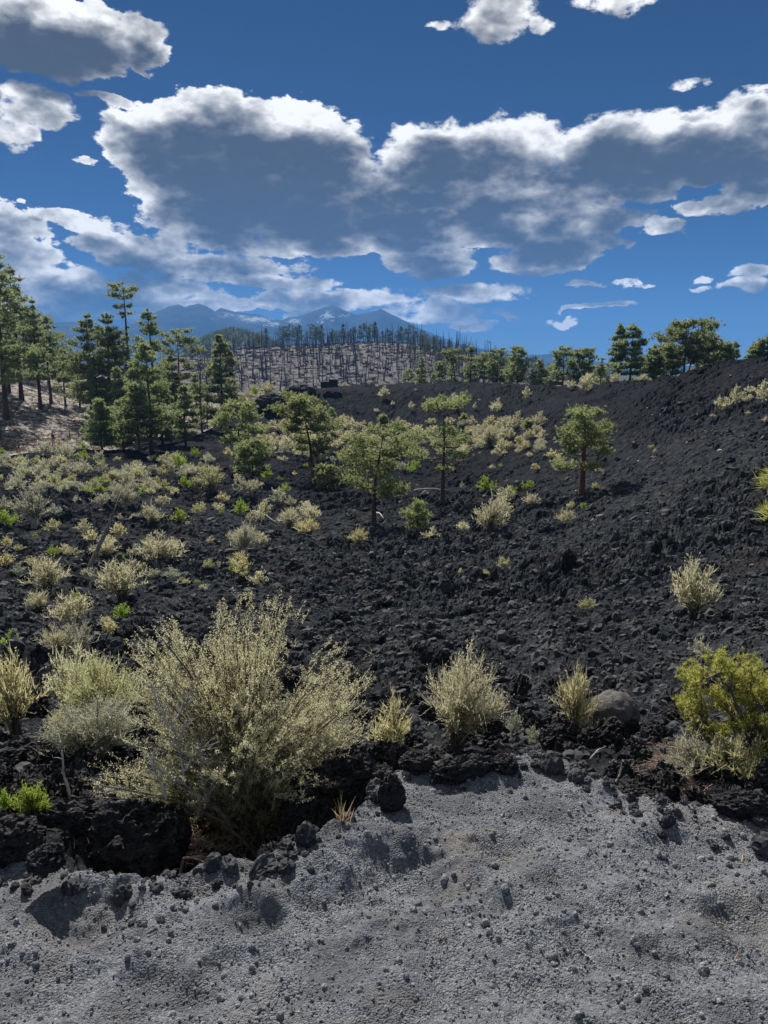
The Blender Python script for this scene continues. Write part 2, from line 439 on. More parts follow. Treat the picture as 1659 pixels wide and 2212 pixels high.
def b_wood(lo, hi, scale=18.):
    def f(g):
        p = objco(g); n = g.noise(g.v('MULTIPLY', p, (1, 1, .12)), scale, 5, .65).outputs[0]
        return principled(g, g.mix(g.rng(n, .3, .7), lo, hi), .85, n, .9, .02, .2)
    return f


def b_leaf(lo, hi, tr, mixf=.5, rnd=.25):
    "thin leaf or needle: diffuse front, light let through from behind"
    def f(g):
        geo = g.new('ShaderNodeNewGeometry'); oi = g.new('ShaderNodeObjectInfo')
        r = geo.outputs['Random Per Island']
        c = g.mix(r, lo, hi)
        hs = g.new('ShaderNodeHueSaturation'); g.put(hs.inputs['Color'], c)
        g.put(hs.inputs['Value'], g.m('MULTIPLY_ADD', oi.outputs['Random'], 2 * rnd * ALB, (1 - rnd) * ALB))
        g.put(hs.inputs['Hue'], g.m('MULTIPLY_ADD', oi.outputs['Random'], .03, .485))
        d = g.new('ShaderNodeBsdfDiffuse'); g.l.new(hs.outputs[0], d.inputs[0])
        t = g.new('ShaderNodeBsdfTranslucent'); g.put(t.inputs[0], g.mix(g.m('MULTIPLY', r, .8), tr, hs.outputs[0]))
        m = g.new('ShaderNodeMixShader'); m.inputs[0].default_value = mixf
        g.l.new(d.outputs[0], m.inputs[1]); g.l.new(t.outputs[0], m.inputs[2])
        return m.outputs[0]
    return f


def b_plain(col, rough=.8):
    def f(g):
        n = g.noise(objco(g), 30., 3, .6).outputs[0]
        return principled(g, g.mix(n, tuple(.75 * q for q in col), tuple(min(1, 1.25 * q) for q in col)), rough, n, .2, .01, .3)
    return f


M = {
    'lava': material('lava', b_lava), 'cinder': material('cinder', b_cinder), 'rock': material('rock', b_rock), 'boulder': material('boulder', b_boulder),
    'gravel': material('gravel', b_stone((.02, .021, .026), (.20, .20, .205))), 'clinker': material('clinker', b_stone((.014, .0148, .0175), (.05, .05, .052))),
    'hill': material('hill', b_hill), 'burnt': material('burnt', b_burnt), 'ground': material('ground', b_ground), 'mount': material('mount', b_mount),
    'bark': material('bark', b_wood((.030, .022, .018), (.11, .07, .052), 9.)), 'redbark': material('redbark', b_wood((.045, .026, .019), (.16, .085, .055), 9.)),
    'char': material('char', b_wood((.035, .032, .033), (.10, .092, .09), 3.)), 'greywood': material('greywood', b_wood((.10, .085, .075), (.26, .235, .215), 22.)),
    'palewood': material('palewood', b_wood((.24, .22, .195), (.46, .43, .39), 22.)), 'brownwood': material('brownwood', b_wood((.075, .05, .034), (.17, .12, .085), 14.)),
    'railwood': material('railwood', b_wood((.13, .095, .07), (.30, .235, .18), 14.)),
    'needle': material('needle', b_leaf((.085, .11, .055), (.22, .25, .125), (.45, .51, .23), .55)),
    'needle_light': material('needle_light', b_leaf((.09, .115, .048), (.23, .255, .115), (.50, .55, .24), .55)),
    'needle_far': material('needle_far', b_leaf((.035, .05, .024), (.085, .10, .048), (.17, .20, .08), .45)),
    'needle_yellow': material('needle_yellow', b_leaf((.17, .175, .045), (.38, .37, .10), (.60, .58, .17), .55)),
    'tan': material('tan', b_leaf((.235, .225, .145), (.48, .46, .315), (.66, .62, .39), .58)),
    'gold': material('gold', b_leaf((.24, .22, .12), (.49, .455, .265), (.70, .64, .33), .58)),
    'grey': material('grey', b_leaf((.21, .205, .15), (.44, .43, .32), (.54, .53, .36), .48)),
    'olive': material('olive', b_leaf((.20, .195, .105), (.44, .43, .24), (.60, .58, .30), .5)),
    'green': material('green', b_leaf((.11, .16, .03), (.25, .33, .07), (.45, .55, .10), .5)),
    'sage': material('sage', b_leaf((.22, .24, .18), (.42, .44, .34), (.45, .48, .34), .4)),
    'twig': material('twig', b_wood((.06, .048, .036), (.17, .145, .115), 40.)),
    'greytwig': material('greytwig', b_wood((.24, .22, .195), (.50, .47, .42), 40.)),
    'straw': material('straw', b_leaf((.35, .24, .12), (.62, .47, .26), (.6, .45, .25), .4)), 'litter': material('litter', b_leaf((.22, .165, .125), (.46, .37, .30), (.4, .3, .22), .25)),
    'drygrass': material('drygrass', b_leaf((.06, .05, .035), (.20, .165, .115), (.2, .17, .1), .35)), 'skin': material('skin', b_plain((.45, .28, .2))), 'white_cloth': material('white_cloth', b_plain((.75, .77, .82))), 'navy_cloth': material('navy_cloth', b_plain((.025, .03, .06))),
    'khaki_cloth': material('khaki_cloth', b_plain((.30, .24, .16))), 'pink_cloth': material('pink_cloth', b_plain((.42, .33, .30))), 'hair': material('hair', b_plain((.05, .035, .025))),
    'palestone': material('palestone', b_plain((.42, .40, .37), .9)),
}


# ---------------------------------------------------------------- mesh helpers
def mesh_np(name, verts, faces, mats=None, mi=None, smooth=False):
    "faces: (n,3) or (n,4) int array"
    verts = np.asarray(verts, np.float32); faces = np.asarray(faces, np.int32)
    me = bpy.data.meshes.new(name); n, k = faces.shape
    me.vertices.add(len(verts)); me.vertices.foreach_set('co', verts.ravel())
    me.loops.add(n * k); me.loops.foreach_set('vertex_index', faces.ravel())
    me.polygons.add(n); me.polygons.foreach_set('loop_start', np.arange(0, n * k, k, dtype=np.int32))
    for m in (mats if isinstance(mats, (list, tuple)) else [mats] if mats else []): me.materials.append(m)
    if mi is not None: me.polygons.foreach_set('material_index', np.asarray(mi, np.int32))
    me.polygons.foreach_set('use_smooth', np.full(n, bool(smooth)))
    me.update(calc_edges=True); me.validate(); return me


def link(name, me, parent=None, loc=None, **props):
    o = bpy.data.objects.new(name, me); COL.objects.link(o)
    if parent is not None: o.parent = parent
    if loc is not None: o.location = loc
    for k, v in props.items():
        if v: o[k] = v
    return o


def thing(name, label, cat, loc, group=None, rotz=0.0):
    o = link(name, None, None, loc, label=label, category=cat, group=group); o.rotation_euler.z = rotz; o.empty_display_size = .1; return o


class Soup:
    "collects tubes, blades and shapes for one mesh"
    def __init__(s): s.v = []; s.f = []; s.n = 0
    def add(s, v, f):
        v = np.asarray(v, float); f = np.asarray(f, int)
        if f.shape[1] == 3: f = np.c_[f, f[:, 2]]
        s.v.append(v); s.f.append(f + s.n); s.n += len(v)
    def tube(s, pts, rad, sides=5, cap=True):
        pts = np.asarray(pts, float); n = len(pts); rad = np.broadcast_to(np.asarray(rad, float), (n,))
        t = np.gradient(pts, axis=0); t /= np.linalg.norm(t, axis=1, keepdims=True) + 1e-12
        ref = np.where(np.abs(t[:, 2:3]) > .9, np.array([[1., 0, 0]]), np.array([[0, 0, 1.]]))
        a = np.cross(t, ref); a /= np.linalg.norm(a, axis=1, keepdims=True) + 1e-12; b = np.cross(t, a)
        ang = np.arange(sides) * 2 * pi / sides
        v = pts[:, None] + rad[:, None, None] * (np.cos(ang)[None, :, None] * a[:, None] + np.sin(ang)[None, :, None] * b[:, None])
        i = np.arange(n - 1)[:, None] * sides; j = np.arange(sides)[None]; j2 = (j + 1) % sides
        f = np.stack([i + j, i + j2, i + sides + j2, i + sides + j], -1).reshape(-1, 4)
        s.add(v.reshape(-1, 3), f)
    def box(s, c, size, rz=0.0, mat=None):
        q = np.array([[x, y, z] for z in (-.5, .5) for y in (-.5, .5) for x in (-.5, .5)]) * np.asarray(size)
        if mat is not None: q = q @ np.asarray(mat).T
        ca, sa = cos(rz), sin(rz); q = np.c_[q[:, 0] * ca - q[:, 1] * sa, q[:, 0] * sa + q[:, 1] * ca, q[:, 2]] + np.asarray(c)
        s.add(q, [[0, 2, 3, 1], [4, 5, 7, 6], [0, 1, 5, 4], [2, 6, 7, 3], [0, 4, 6, 2], [1, 3, 7, 5]])
    def blades(s, base, tip, width, rs):
        "thin triangles from base to tip, random twist"
        d = tip - base; r = rs.normal(size=d.shape); w = np.cross(d, r); w /= np.linalg.norm(w, axis=1, keepdims=True) + 1e-9
        w *= np.broadcast_to(np.asarray(width), (len(base),))[:, None] * .5
        n = len(base); v = np.concatenate([base - w, base + w, tip]); i = np.arange(n)
        s.add(v, np.c_[i, i + n, i + 2 * n])
    def diamonds(s, base, tip, width, rs):
        d = tip - base; r = rs.normal(size=d.shape); w = np.cross(d, r); w /= np.linalg.norm(w, axis=1, keepdims=True) + 1e-9
        w *= np.broadcast_to(np.asarray(width), (len(base),))[:, None] * .5; mid = base + d * .45
        n = len(base); v = np.concatenate([base, mid - w, tip, mid + w]); i = np.arange(n)
        s.add(v, np.c_[i, i + n, i + 2 * n, i + 3 * n])
    def mesh(s, name, mat, smooth=False):
        v = np.concatenate(s.v); f = np.concatenate(s.f)
        tri = f[:, 2] == f[:, 3]
        if tri.all(): return mesh_np(name, v, f[:, :3], mat, smooth=smooth)
        if not tri.any(): return mesh_np(name, v, f, mat, smooth=smooth)
        me = bpy.data.meshes.new(name); q = f[~tri]; t = f[tri][:, :3]
        me.vertices.add(len(v)); me.vertices.foreach_set('co', v.astype(np.float32).ravel())
        me.loops.add(q.size + t.size); me.loops.foreach_set('vertex_index', np.concatenate([q.ravel(), t.ravel()]).astype(np.int32))
        st = np.concatenate([np.arange(len(q)) * 4, q.size + np.arange(len(t)) * 3]).astype(np.int32)
        me.polygons.add(len(st)); me.polygons.foreach_set('loop_start', st); me.materials.append(mat)
        me.polygons.foreach_set('use_smooth', np.full(len(st), smooth)); me.update(calc_edges=True); me.validate(); return me


def unit(v): return v / (np.linalg.norm(v, axis=-1, keepdims=True) + 1e-12)


# ---------------------------------------------------------------- terrain meshes
def grid_faces(n, m):
    i = np.arange(n - 1)[:, None] * m; j = np.arange(m - 1)[None]
    return np.stack([i + j, i + j + 1, i + m + j + 1, i + m + j], -1).reshape(-1, 4)


def submesh(name, V, F, keep, mat, smooth):
    F = F[keep]; used = np.unique(F); rem = np.full(len(V), -1); rem[used] = np.arange(len(used))
    return link(name, mesh_np(name, V[used], rem[F], mat, smooth=smooth), kind='structure')


LAV_AZ = np.linspace(R(-33.5), R(33.5), 640)
_l = np.linspace(log(2.3), log(345), 4000); _w = np.interp(np.exp(_l), [2.3, 6, 11, 15, 100, 125, 175, 190, 345], [1, 1, 1.1, 2., 2., 1.2, 1.2, .35, .35])
_c = np.cumsum(_w); LAV_D = np.exp(np.interp(np.linspace(_c[0], _c[-1], 900), _c, _l))
DD, AA = np.meshgrid(LAV_D, LAV_AZ, indexing='ij')
XX = np.sin(AA) * DD; YY = np.cos(AA) * DD
jit = np.random.RandomState(3)
ZZ = ground_z(XX, YY).reshape(XX.shape)
V = np.stack([XX, YY, ZZ], -1).reshape(-1, 3); F = grid_faces(*XX.shape)
fm = hill_mask(AA, DD).ravel()[F].mean(1) > .5
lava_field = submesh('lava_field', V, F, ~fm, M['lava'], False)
cinder_hill = submesh('cinder_hill', V, F, fm, M['hill'], True)

# the wide ground sheet out to the horizon, lying under the modelled terrain
ga = np.linspace(-pi, pi, 181); gd = np.concatenate([[.02], np.exp(np.linspace(log(.4), log(8500), 90))])
DD, AA = np.meshgrid(gd, ga, indexing='ij'); XX = np.sin(AA) * DD; YY = np.cos(AA) * DD
zb = base_z(np.clip(AA, -.7, .7), np.clip(DD, 2, 340))
inw = 1 - sstep(R(31), R(33.5), np.abs(AA))
ZZ = zb * (1 - inw) + (zb - 2.5 - .02 * np.minimum(DD, 300)) * inw
side = sstep(R(32), R(60), np.abs(AA)); ZZ = ZZ * (1 - side) + side * (-.35 - 14 * sstep(4, 200, DD))
ZZ = np.where(DD < 2.2, -.9, ZZ)
farb = sstep(250, 420, DD); ZZ = ZZ * (1 - farb) + farb * (-17 + 6 * gnoise(XX * .002, YY * .002) * sstep(600, 1500, DD))
V = np.stack([XX, YY, ZZ], -1).reshape(-1, 3)
link('ground', mesh_np('ground', V, grid_faces(*XX.shape)[:, ::-1], M['ground'], smooth=True), kind='structure')

# foreground bank of loose cinders
EDGE = [(-300, 1850), (0, 1848), (100, 1856), (170, 1885), (250, 1895), (330, 1898), (440, 1862), (560, 1856), (620, 1830), (690, 1796), (760, 1745), (815, 1690), (850, 1656), (900, 1652), (1000, 1642), (1090, 1630), (1200, 1622), (1262, 1662), (1340, 1702), (1440, 1732), (1530, 1726), (1659, 1738), (2000, 1760)]


def fg_flat(az, d):
    return -.10 * sstep(1.4, 3.3, d) - .05 * sstep(R(2), R(-30), az)


EA, ED = [], []
for px, py in EDGE:
    x, y, z = pix_dir(px, py); a = atan2(x, y); d_ = 2.8
    for _ in range(4): d_ = (EYE.z - float(fg_flat(a, d_)) - .03) / (-z / hypot(x, y))
    EA.append(a); ED.append(d_)
HOLLOWS = [(190, 1968, 90, .075), (545, 1990, 62, .075), (870, 1895, 110, .10), (1085, 1815, 55, .045), (480, 2098, 40, .035), (330, 2108, 45, .04), (690, 1960, 90, .04), (1290, 1912, 90, .03),
           (1400, 1975, 70, .03), (1600, 2000, 60, .035), (1040, 1960, 60, .035), (1490, 1850, 90, .025), (930, 1820, 40, .02), (120, 2120, 70, .025), (1000, 2100, 90, .025), (1250, 2060, 80, .02), (750, 2140, 90, .02), (1500, 2120, 80, .02), (420, 1910, 60, .03)]
PRINTS = [(975, 1992, .05), (1340, 2020, .055), (1250, 2035, .045), (1620, 2030, .06), (440, 2140, .05), (1130, 2110, .05)]


def fg_z(X, Y, fine=True):
    X = np.asarray(X, float); Y = np.asarray(Y, float); d = np.maximum(np.hypot(X, Y), .05); az = np.arctan2(X, Y)
    z = fg_flat(az, d); e = np.interp(az, EA, ED)
    e = e + .045 * gnoise(X * 4, Y * 4) + .03 * gnoise(X * 11 + 5, Y * 11)
    z = z + .035 * gnoise(X * 1.6 + 9, Y * 1.6) + .026 * gnoise(X * 3.6, Y * 5.2 + 4) + .011 * gnoise(X * 9.5, Y * 11.5 + 2) + .016 * np.clip(.5 - 2.2 * np.abs(gnoise(X * 2.7 + 40, Y * 4.4 + 40)), -.4, .5)
    for px, py, r, dep in HOLLOWS:
        x, y, zz = pix_dir(px, py); h = hypot(x, y); dc = (EYE.z + .06) / (-zz / h); cx, cy = x / h * dc, y / h * dc
        rr = r / F0 * hypot(dc, EYE.z) * 1.0
        q = np.hypot((X - cx) / rr, (Y - cy) / (rr * .95)) + .28 * gnoise(X * 7 + px, Y * 7) + .14 * gnoise(X * 19 + px, Y * 19)
        dep = dep * .85
        z = z - dep * np.exp(-q ** 2 * 1.4) + dep * .3 * np.exp(-((q - 1.35) / .35) ** 2)
    for px, py, r in PRINTS:
        x, y, zz = pix_dir(px, py); h = hypot(x, y); dc = EYE.z / (-zz / h); cx, cy = x / h * dc, y / h * dc
        q = np.hypot((X - cx) / r, (Y - cy) / (r * 2.2)); z = z - .012 * np.exp(-q ** 4) + .004 * np.sin(np.hypot(X - cx, Y - cy) * 330) * np.exp(-q ** 4)
    if fine:
        co = .35 + 1.3 * sstep(-.1, .4, gnoise(X * 3 + 60, Y * 3))
        z = z + co * .0055 * gnoise(X * 24, Y * 24) + .004 * gnoise(X * 55, Y * 55) + .0028 * gnoise(X * 110, Y * 110)
    over = np.clip(d - e, 0, None)
    z = z - (1.05 * over * sstep(0, .16, over) + .02 * sstep(0, .03, over))
    lip = np.exp(-((d - e + .03) / .07) ** 2); z = z + .028 * lip * (.4 + gnoise(X * 8 + 3, Y * 8))
    return z


fa = np.linspace(R(-36), R(36), 500); fd = np.concatenate([np.linspace(.15, 1.5, 24)[:-1], np.linspace(1.5, 4.0, 370)])
DD, AA = np.meshgrid(fd, fa, indexing='ij'); XX = np.sin(AA) * DD; YY = np.cos(AA) * DD
V = np.stack([XX, YY, fg_z(XX, YY)], -1).reshape(-1, 3)
cinder_bank = link('cinder_ground', mesh_np('cinder_ground', V, grid_faces(*XX.shape)[:, ::-1], M['cinder'], smooth=True), kind='structure')
for o in (lava_field, cinder_hill): o.data.flip_normals()


def on_bank(px, py):
    x, y, z = pix_dir(px, py); h = hypot(x, y); ds = np.linspace(1.3, 3.6, 800)
    zr = EYE.z + ds * z / h; zg = fg_z(x / h * ds, y / h * ds, False); k = int(np.argmax(zr <= zg)) if (zr <= zg).any() else len(ds) - 1
    return x / h * ds[k], y / h * ds[k], float(zg[k]), ds[k]


# burnt hill, forested hill, mountains
def ridge_mesh(name, prof, d0, d1, d2, zfoot, mat, nA, nD, rough, seed, smooth=True, power=1.0, spur=0.0):
    xs = [p[0] for p in prof]; ax = np.array([pix_ae(x, 760)[0] for x in xs])
    zc = np.array([EYE.z + d1 * el_at(a, py) for a, (x, py) in zip(ax, prof)])
    A = np.linspace(ax[0], ax[-1], nA); zcr = np.interp(A, ax, zc)
    T = np.linspace(0, 1, nD); Dd = np.where(T < .65, d0 + (d1 - d0) * T / .65, d1 + (d2 - d1) * (T - .65) / .35)
    DD, AA = np.meshgrid(Dd, A, indexing='ij'); XX = np.sin(AA) * DD; YY = np.cos(AA) * DD
    s = np.where(DD <= d1, (DD - d0) / (d1 - d0), (d2 - DD) / (d2 - d1)); s = np.clip(s, 0, 1)
    prof_s = np.sin(s * pi / 2) ** power
    zz = zfoot + (zcr[None] - zfoot) * prof_s
    q = rough
    for o in range(6):
        n = gnoise(XX / q + seed, YY / q + o * 5.1); n = (1 - 2 * np.abs(n)) if spur else n
        zz = zz + (spur or .06) * q * n * .5 * np.sin(np.clip(s, 0, 1) * pi) ** .7; q *= .5
    V = np.stack([XX, YY, zz], -1).reshape(-1, 3)
    me = mesh_np(name, V, grid_faces(nD, nA)[:, ::-1], mat, smooth=smooth)
    me.flip_normals() if me.polygons[len(me.polygons) // 2].normal.z < 0 else None
    return link(name, me, kind='structure'), (A, Dd, zz)


hill_prof = [(250, 815), (330, 790), (400, 772), (450, 764), (520, 756), (600, 750), (700, 746), (800, 742), (900, 746), (980, 757), (1050, 774), (1120, 790), (1220, 806), (1320, 815)]
burnt_hill, BH = ridge_mesh('burnt_hill', hill_prof, 350, 620, 900, -19, M['burnt'], 220, 120, 60, 3, power=1.0)
ridge_mesh('forested_hill', [(330, 790), (400, 762), (440, 740), (480, 724), (505, 720), (540, 727), (580, 745), (640, 762), (720, 785)], 1000, 1350, 1700, -18, M['ground'], 140, 70, 130, 9)
MPROF = [(-400, 745), (-200, 725), (0, 712), (90, 704), (140, 701), (165, 702), (200, 716), (240, 722), (280, 708), (320, 690), (345, 678), (370, 668), (390, 664), (404, 670), (415, 667), (434, 663), (452, 669), (468, 680), (480, 672),
         (500, 677), (520, 682), (545, 684), (560, 683), (580, 690), (600, 697), (612, 698), (622, 692), (650, 687), (675, 679), (700, 670), (718, 667), (735, 672), (752, 680), (772, 686), (800, 681), (822, 674), (838, 682), (860, 692), (900, 711), (940, 727), (980, 741), (1020, 754), (1060, 765), (1110, 775), (1150, 771), (1200, 769),
         (1225, 780), (1250, 790), (1290, 789), (1330, 796), (1400, 798), (1600, 799), (1900, 799), (2200, 799)]
mountains, MG = ridge_mesh('mountains', MPROF, 4600, 6200, 8200, -40, M['mount'], 900, 90, 700, 5, power=1.25, spur=.07)
A, Dd, zz = MG
px_of = 829.5 + np.tan(A) * F0 * 1.0
DDm, PX = np.meshgrid(Dd, px_of, indexing='ij')
py_of = 1106 - F0 * np.tan(np.arctan2(zz - EYE.z, DDm) + PITCH)
snow = np.zeros_like(zz)
for cx, cy, rx, ry, w in ((500, 683, 26, 9, .6), (560, 692, 45, 8, .9), (595, 701, 26, 7, .8), (640, 695, 24, 9, .7), (712, 683, 20, 13, .75), (745, 682, 22, 6, .6), (695, 697, 14, 9, .55), (470, 690, 8, 14, .45), (530, 685, 20, 6, .7)):
    snow = np.maximum(snow, w * np.exp(-((PX - cx) / rx) ** 2 - ((py_of - cy) / ry) ** 2) * (DDm < 6250))
at_ = mountains.data.attributes.new('snow', 'FLOAT', 'POINT'); at_.data.foreach_set('value', snow.astype(np.float32).ravel())


# ---------------------------------------------------------------- labels that say where a thing stands
LANDMARKS = []       # (phrase, px, py)
PENDING = []         # (object, look phrase, px, py)


def mark(phrase, px, py): LANDMARKS.append((phrase, px, py))
def name_by_place(o, look, px, py): PENDING.append((o, look, px, py))


ORD = ['', 'second ', 'third ', 'fourth ', 'fifth ', 'sixth ', 'seventh ', 'eighth ', 'ninth ', 'tenth ', 'eleventh ', 'twelfth ', 'thirteenth ', 'fourteenth ', 'fifteenth ', 'sixteenth ', 'seventeenth ', 'eighteenth ', 'nineteenth ', 'twentieth ']


def write_labels():
    byk = {}
    for o, look, px, py in PENDING:
        sc = [(hypot(px - x, (py - y) * 1.3), ph, x, y) for ph, x, y in LANDMARKS]
        dist, ph, x, y = min(sc)
        dx, dy = px - x, (py - y) * 1.3
        if abs(dx) > abs(dy): rel = 'left of' if dx < 0 else 'right of'
        else: rel = 'beyond' if dy < 0 else 'in front of'
        byk.setdefault((look, rel, ph), []).append((dist, o))
    for (look, rel, ph), lst in byk.items():
        lst.sort(key=lambda q: q[0])
        for i, (_, o) in enumerate(lst):
            o['label'] = f'{look} {rel} {ph}' + ('' if len(lst) == 1 else f', {ORD[min(i, 19)]}nearest to it' if i else ', nearest to it')


# ---------------------------------------------------------------- pines
def pine_shapes(seed, H, crown0, width, style='cone', n=900, needle=.34, bl=9, sparse=0.0, lean=(0, 0), thick=1.0, bw=.085):
    """trunk, limbs and needle tufts of one pine standing at its origin. width: crown width; crown0: height of the lowest live limb;
    style: cone / round / flat / tiers / column"""
    rs = np.random.RandomState(seed)
    trunk, limbs, crown = Soup(), Soup(), Soup()
    tt = np.linspace(-.04, 1, 11); r0 = (.016 * H + .05) * thick
    tp_ = np.clip(tt, 0, 1); bend = np.c_[lean[0] * H * tp_ ** 1.5 + .010 * H * np.sin(tt * 5 + seed), lean[1] * H * tp_ ** 1.5 + .010 * H * np.cos(tt * 4 + seed)] * np.clip(tt, 0, 1)[:, None]
    ax = np.c_[bend, tt * H]
    trunk.tube(ax, r0 * np.clip(1 - tt, .03, 1) ** .8 * (1 + .5 * np.exp(-np.clip(tt, 0, 1) * 30)), 8)
    def axis(z):
        q = np.clip(z / H, 0, 1); return np.array([np.interp(q, tt, ax[:, 0]), np.interp(q, tt, ax[:, 1]), z])
    def rad(q):          # q 0..1 up the crown
        if style == 'cone': return (1 - q) ** .75 * (.55 + .45 * min(1, q * 5)) + .05
        if style == 'column': return (1 - q ** 3) * .85 * (.6 + .4 * min(1, q * 4)) + .06
        if style == 'round': return max(0, 1 - (2 * q - .75) ** 2 * .62) ** .5 * .95 + .08
        if style == 'flat': return .55 + .45 * sin(q * 9 + seed) if q < .7 else 1.0 - .55 * (q - .7) / .3
        return (.6 + .4 * sin(q * 11 + seed)) * (1 - .55 * q)
    ch = H - crown0; W = width / 2
    P, A = [], []
    levels = max(7, int(ch / (.034 * H + .28)))
    rows = [(i + rs.uniform(0, .8)) / levels for i in range(levels)]
    tiers = {0: 0}
    for q in rows:
        q = min(q, .985); z0 = crown0 + q * ch
        m = rs.randint(3, 6) if style != 'flat' else rs.randint(3, 5)
        if rs.rand() < sparse: m = 1
        ph = rs.uniform(0, 2 * pi)
        for k_ in range(m):
            a = ph + 2 * pi * k_ / m + rs.normal(0, .35); L = W * rad(q) * rs.uniform(.55, 1.25)
            if L < .12: L = .12
            rise = (-.15 + .75 * q) * rs.uniform(.7, 1.2) if style in ('cone', 'column') else (.05 + .45 * q) * rs.uniform(.5, 1.4)
            s = np.linspace(0, 1, 5); o = axis(z0)
            droop = -.12 * L * np.sin(s * pi) * (1 - q)
            pts = np.c_[o[0] + np.cos(a + .25 * rs.normal() * s) * L * s, o[1] + np.sin(a) * L * s, o[2] + L * rise * s ** 1.3 + droop]
            limbs.tube(pts, (.012 * L + .012 + .012 * (1 - q) * r0 / .2) * (1 - .8 * s) , 4)
            c = max(3, int(1.25 * n * L / (levels * 4 * W * .6)))
            if rs.rand() < .13 and q < .85: c = 1
            u = rs.uniform(.25 if style in ('cone', 'column') else .5, 1.04, c) ** .75
            pp = np.c_[np.interp(u, s, pts[:, 0]), np.interp(u, s, pts[:, 1]), np.interp(u, s, pts[:, 2])]
            sp = (.17 * L + .14) * rs.normal(0, .75, (c, 3)); sp[:, 2] = np.abs(sp[:, 2]) * (.6 if style in ('flat', 'tiers') else .75)
            P.append(pp + sp); A.append(np.c_[np.cos(a) * np.ones(c), np.sin(a) * np.ones(c), .8 * np.ones(c)] + rs.normal(0, .5, (c, 3)))
    P.append(np.tile(axis(H), (5, 1)) + rs.normal(0, .12, (5, 3))); A.append(np.tile([0, 0, 1.], (5, 1)))
    P = np.concatenate(P); A = unit(np.concatenate(A)); c = len(P)
    D = unit(np.repeat(A, bl, 0) * .75 + rs.normal(0, .62, (c * bl, 3))); L = needle * rs.uniform(.6, 1.15, c * bl)
    B = np.repeat(P, bl, 0); crown.blades(B, B + D * L[:, None], bw * needle / .34, rs)
    return trunk, limbs, crown


def pine(px, py, top, w, d, style, seed, label, name='pine_tree', cat='tree', group=None, z=None, landmark=None, mat='needle', bark='bark', crown0=.3, **kw):
    if d is None: x, y, gz, d = on_ground(px, py); p = Vector((x, y, float(ground_z(x, y)[0]) * .6 + gz * .4 - .05))
    else: p = at(px, py, d); p.z = float(ground_z(p.x, p.y)[0]) - .05
    H = (at(px, top, d).z - p.z) * 1.02; Wd = w / F0 * d
    nd = kw.pop('needle', max(.2, min(.55, d * .0040)))
    tr, li, cr = pine_shapes(seed, H, H * crown0, Wd, style, needle=nd, **kw)
    o = thing(name, label, cat, p, group, rotz=0)
    link('trunk', tr.mesh('trunk', M[bark], True), o); link('limbs', li.mesh('limbs', M[bark], True), o, kind='stuff'); link('crown', cr.mesh('crown', M[mat]), o)
    if landmark: mark(landmark, px, py)
    return o


def snag_mesh(seed, H, r, branches=14, spread=.18, low=.25):
    rs = np.random.RandomState(seed); s = Soup(); t = np.linspace(-.02, 1, 7)
    ax = np.c_[.012 * H * np.sin(t * 4 + seed), .012 * H * np.cos(t * 3 + seed), t * H]
    s.tube(ax, r * np.clip(1 - .85 * t, .1, 1), 6)
    for i in range(branches):
        q = rs.uniform(low, .97); a = rs.uniform(0, 2 * pi); L = spread * H * (1 - q * .6) * rs.uniform(.35, 1)
        o = np.array([np.interp(q, t, ax[:, 0]), np.interp(q, t, ax[:, 1]), q * H]); u = np.linspace(0, 1, 4)
        pts = o + np.c_[np.cos(a) * L * u, np.sin(a) * L * u, L * (rs.uniform(-.1, .6) * u + .25 * u ** 2)]
        s.tube(pts, r * .3 * (1 - .8 * u) + .004 * H / 8, 3)
    return s


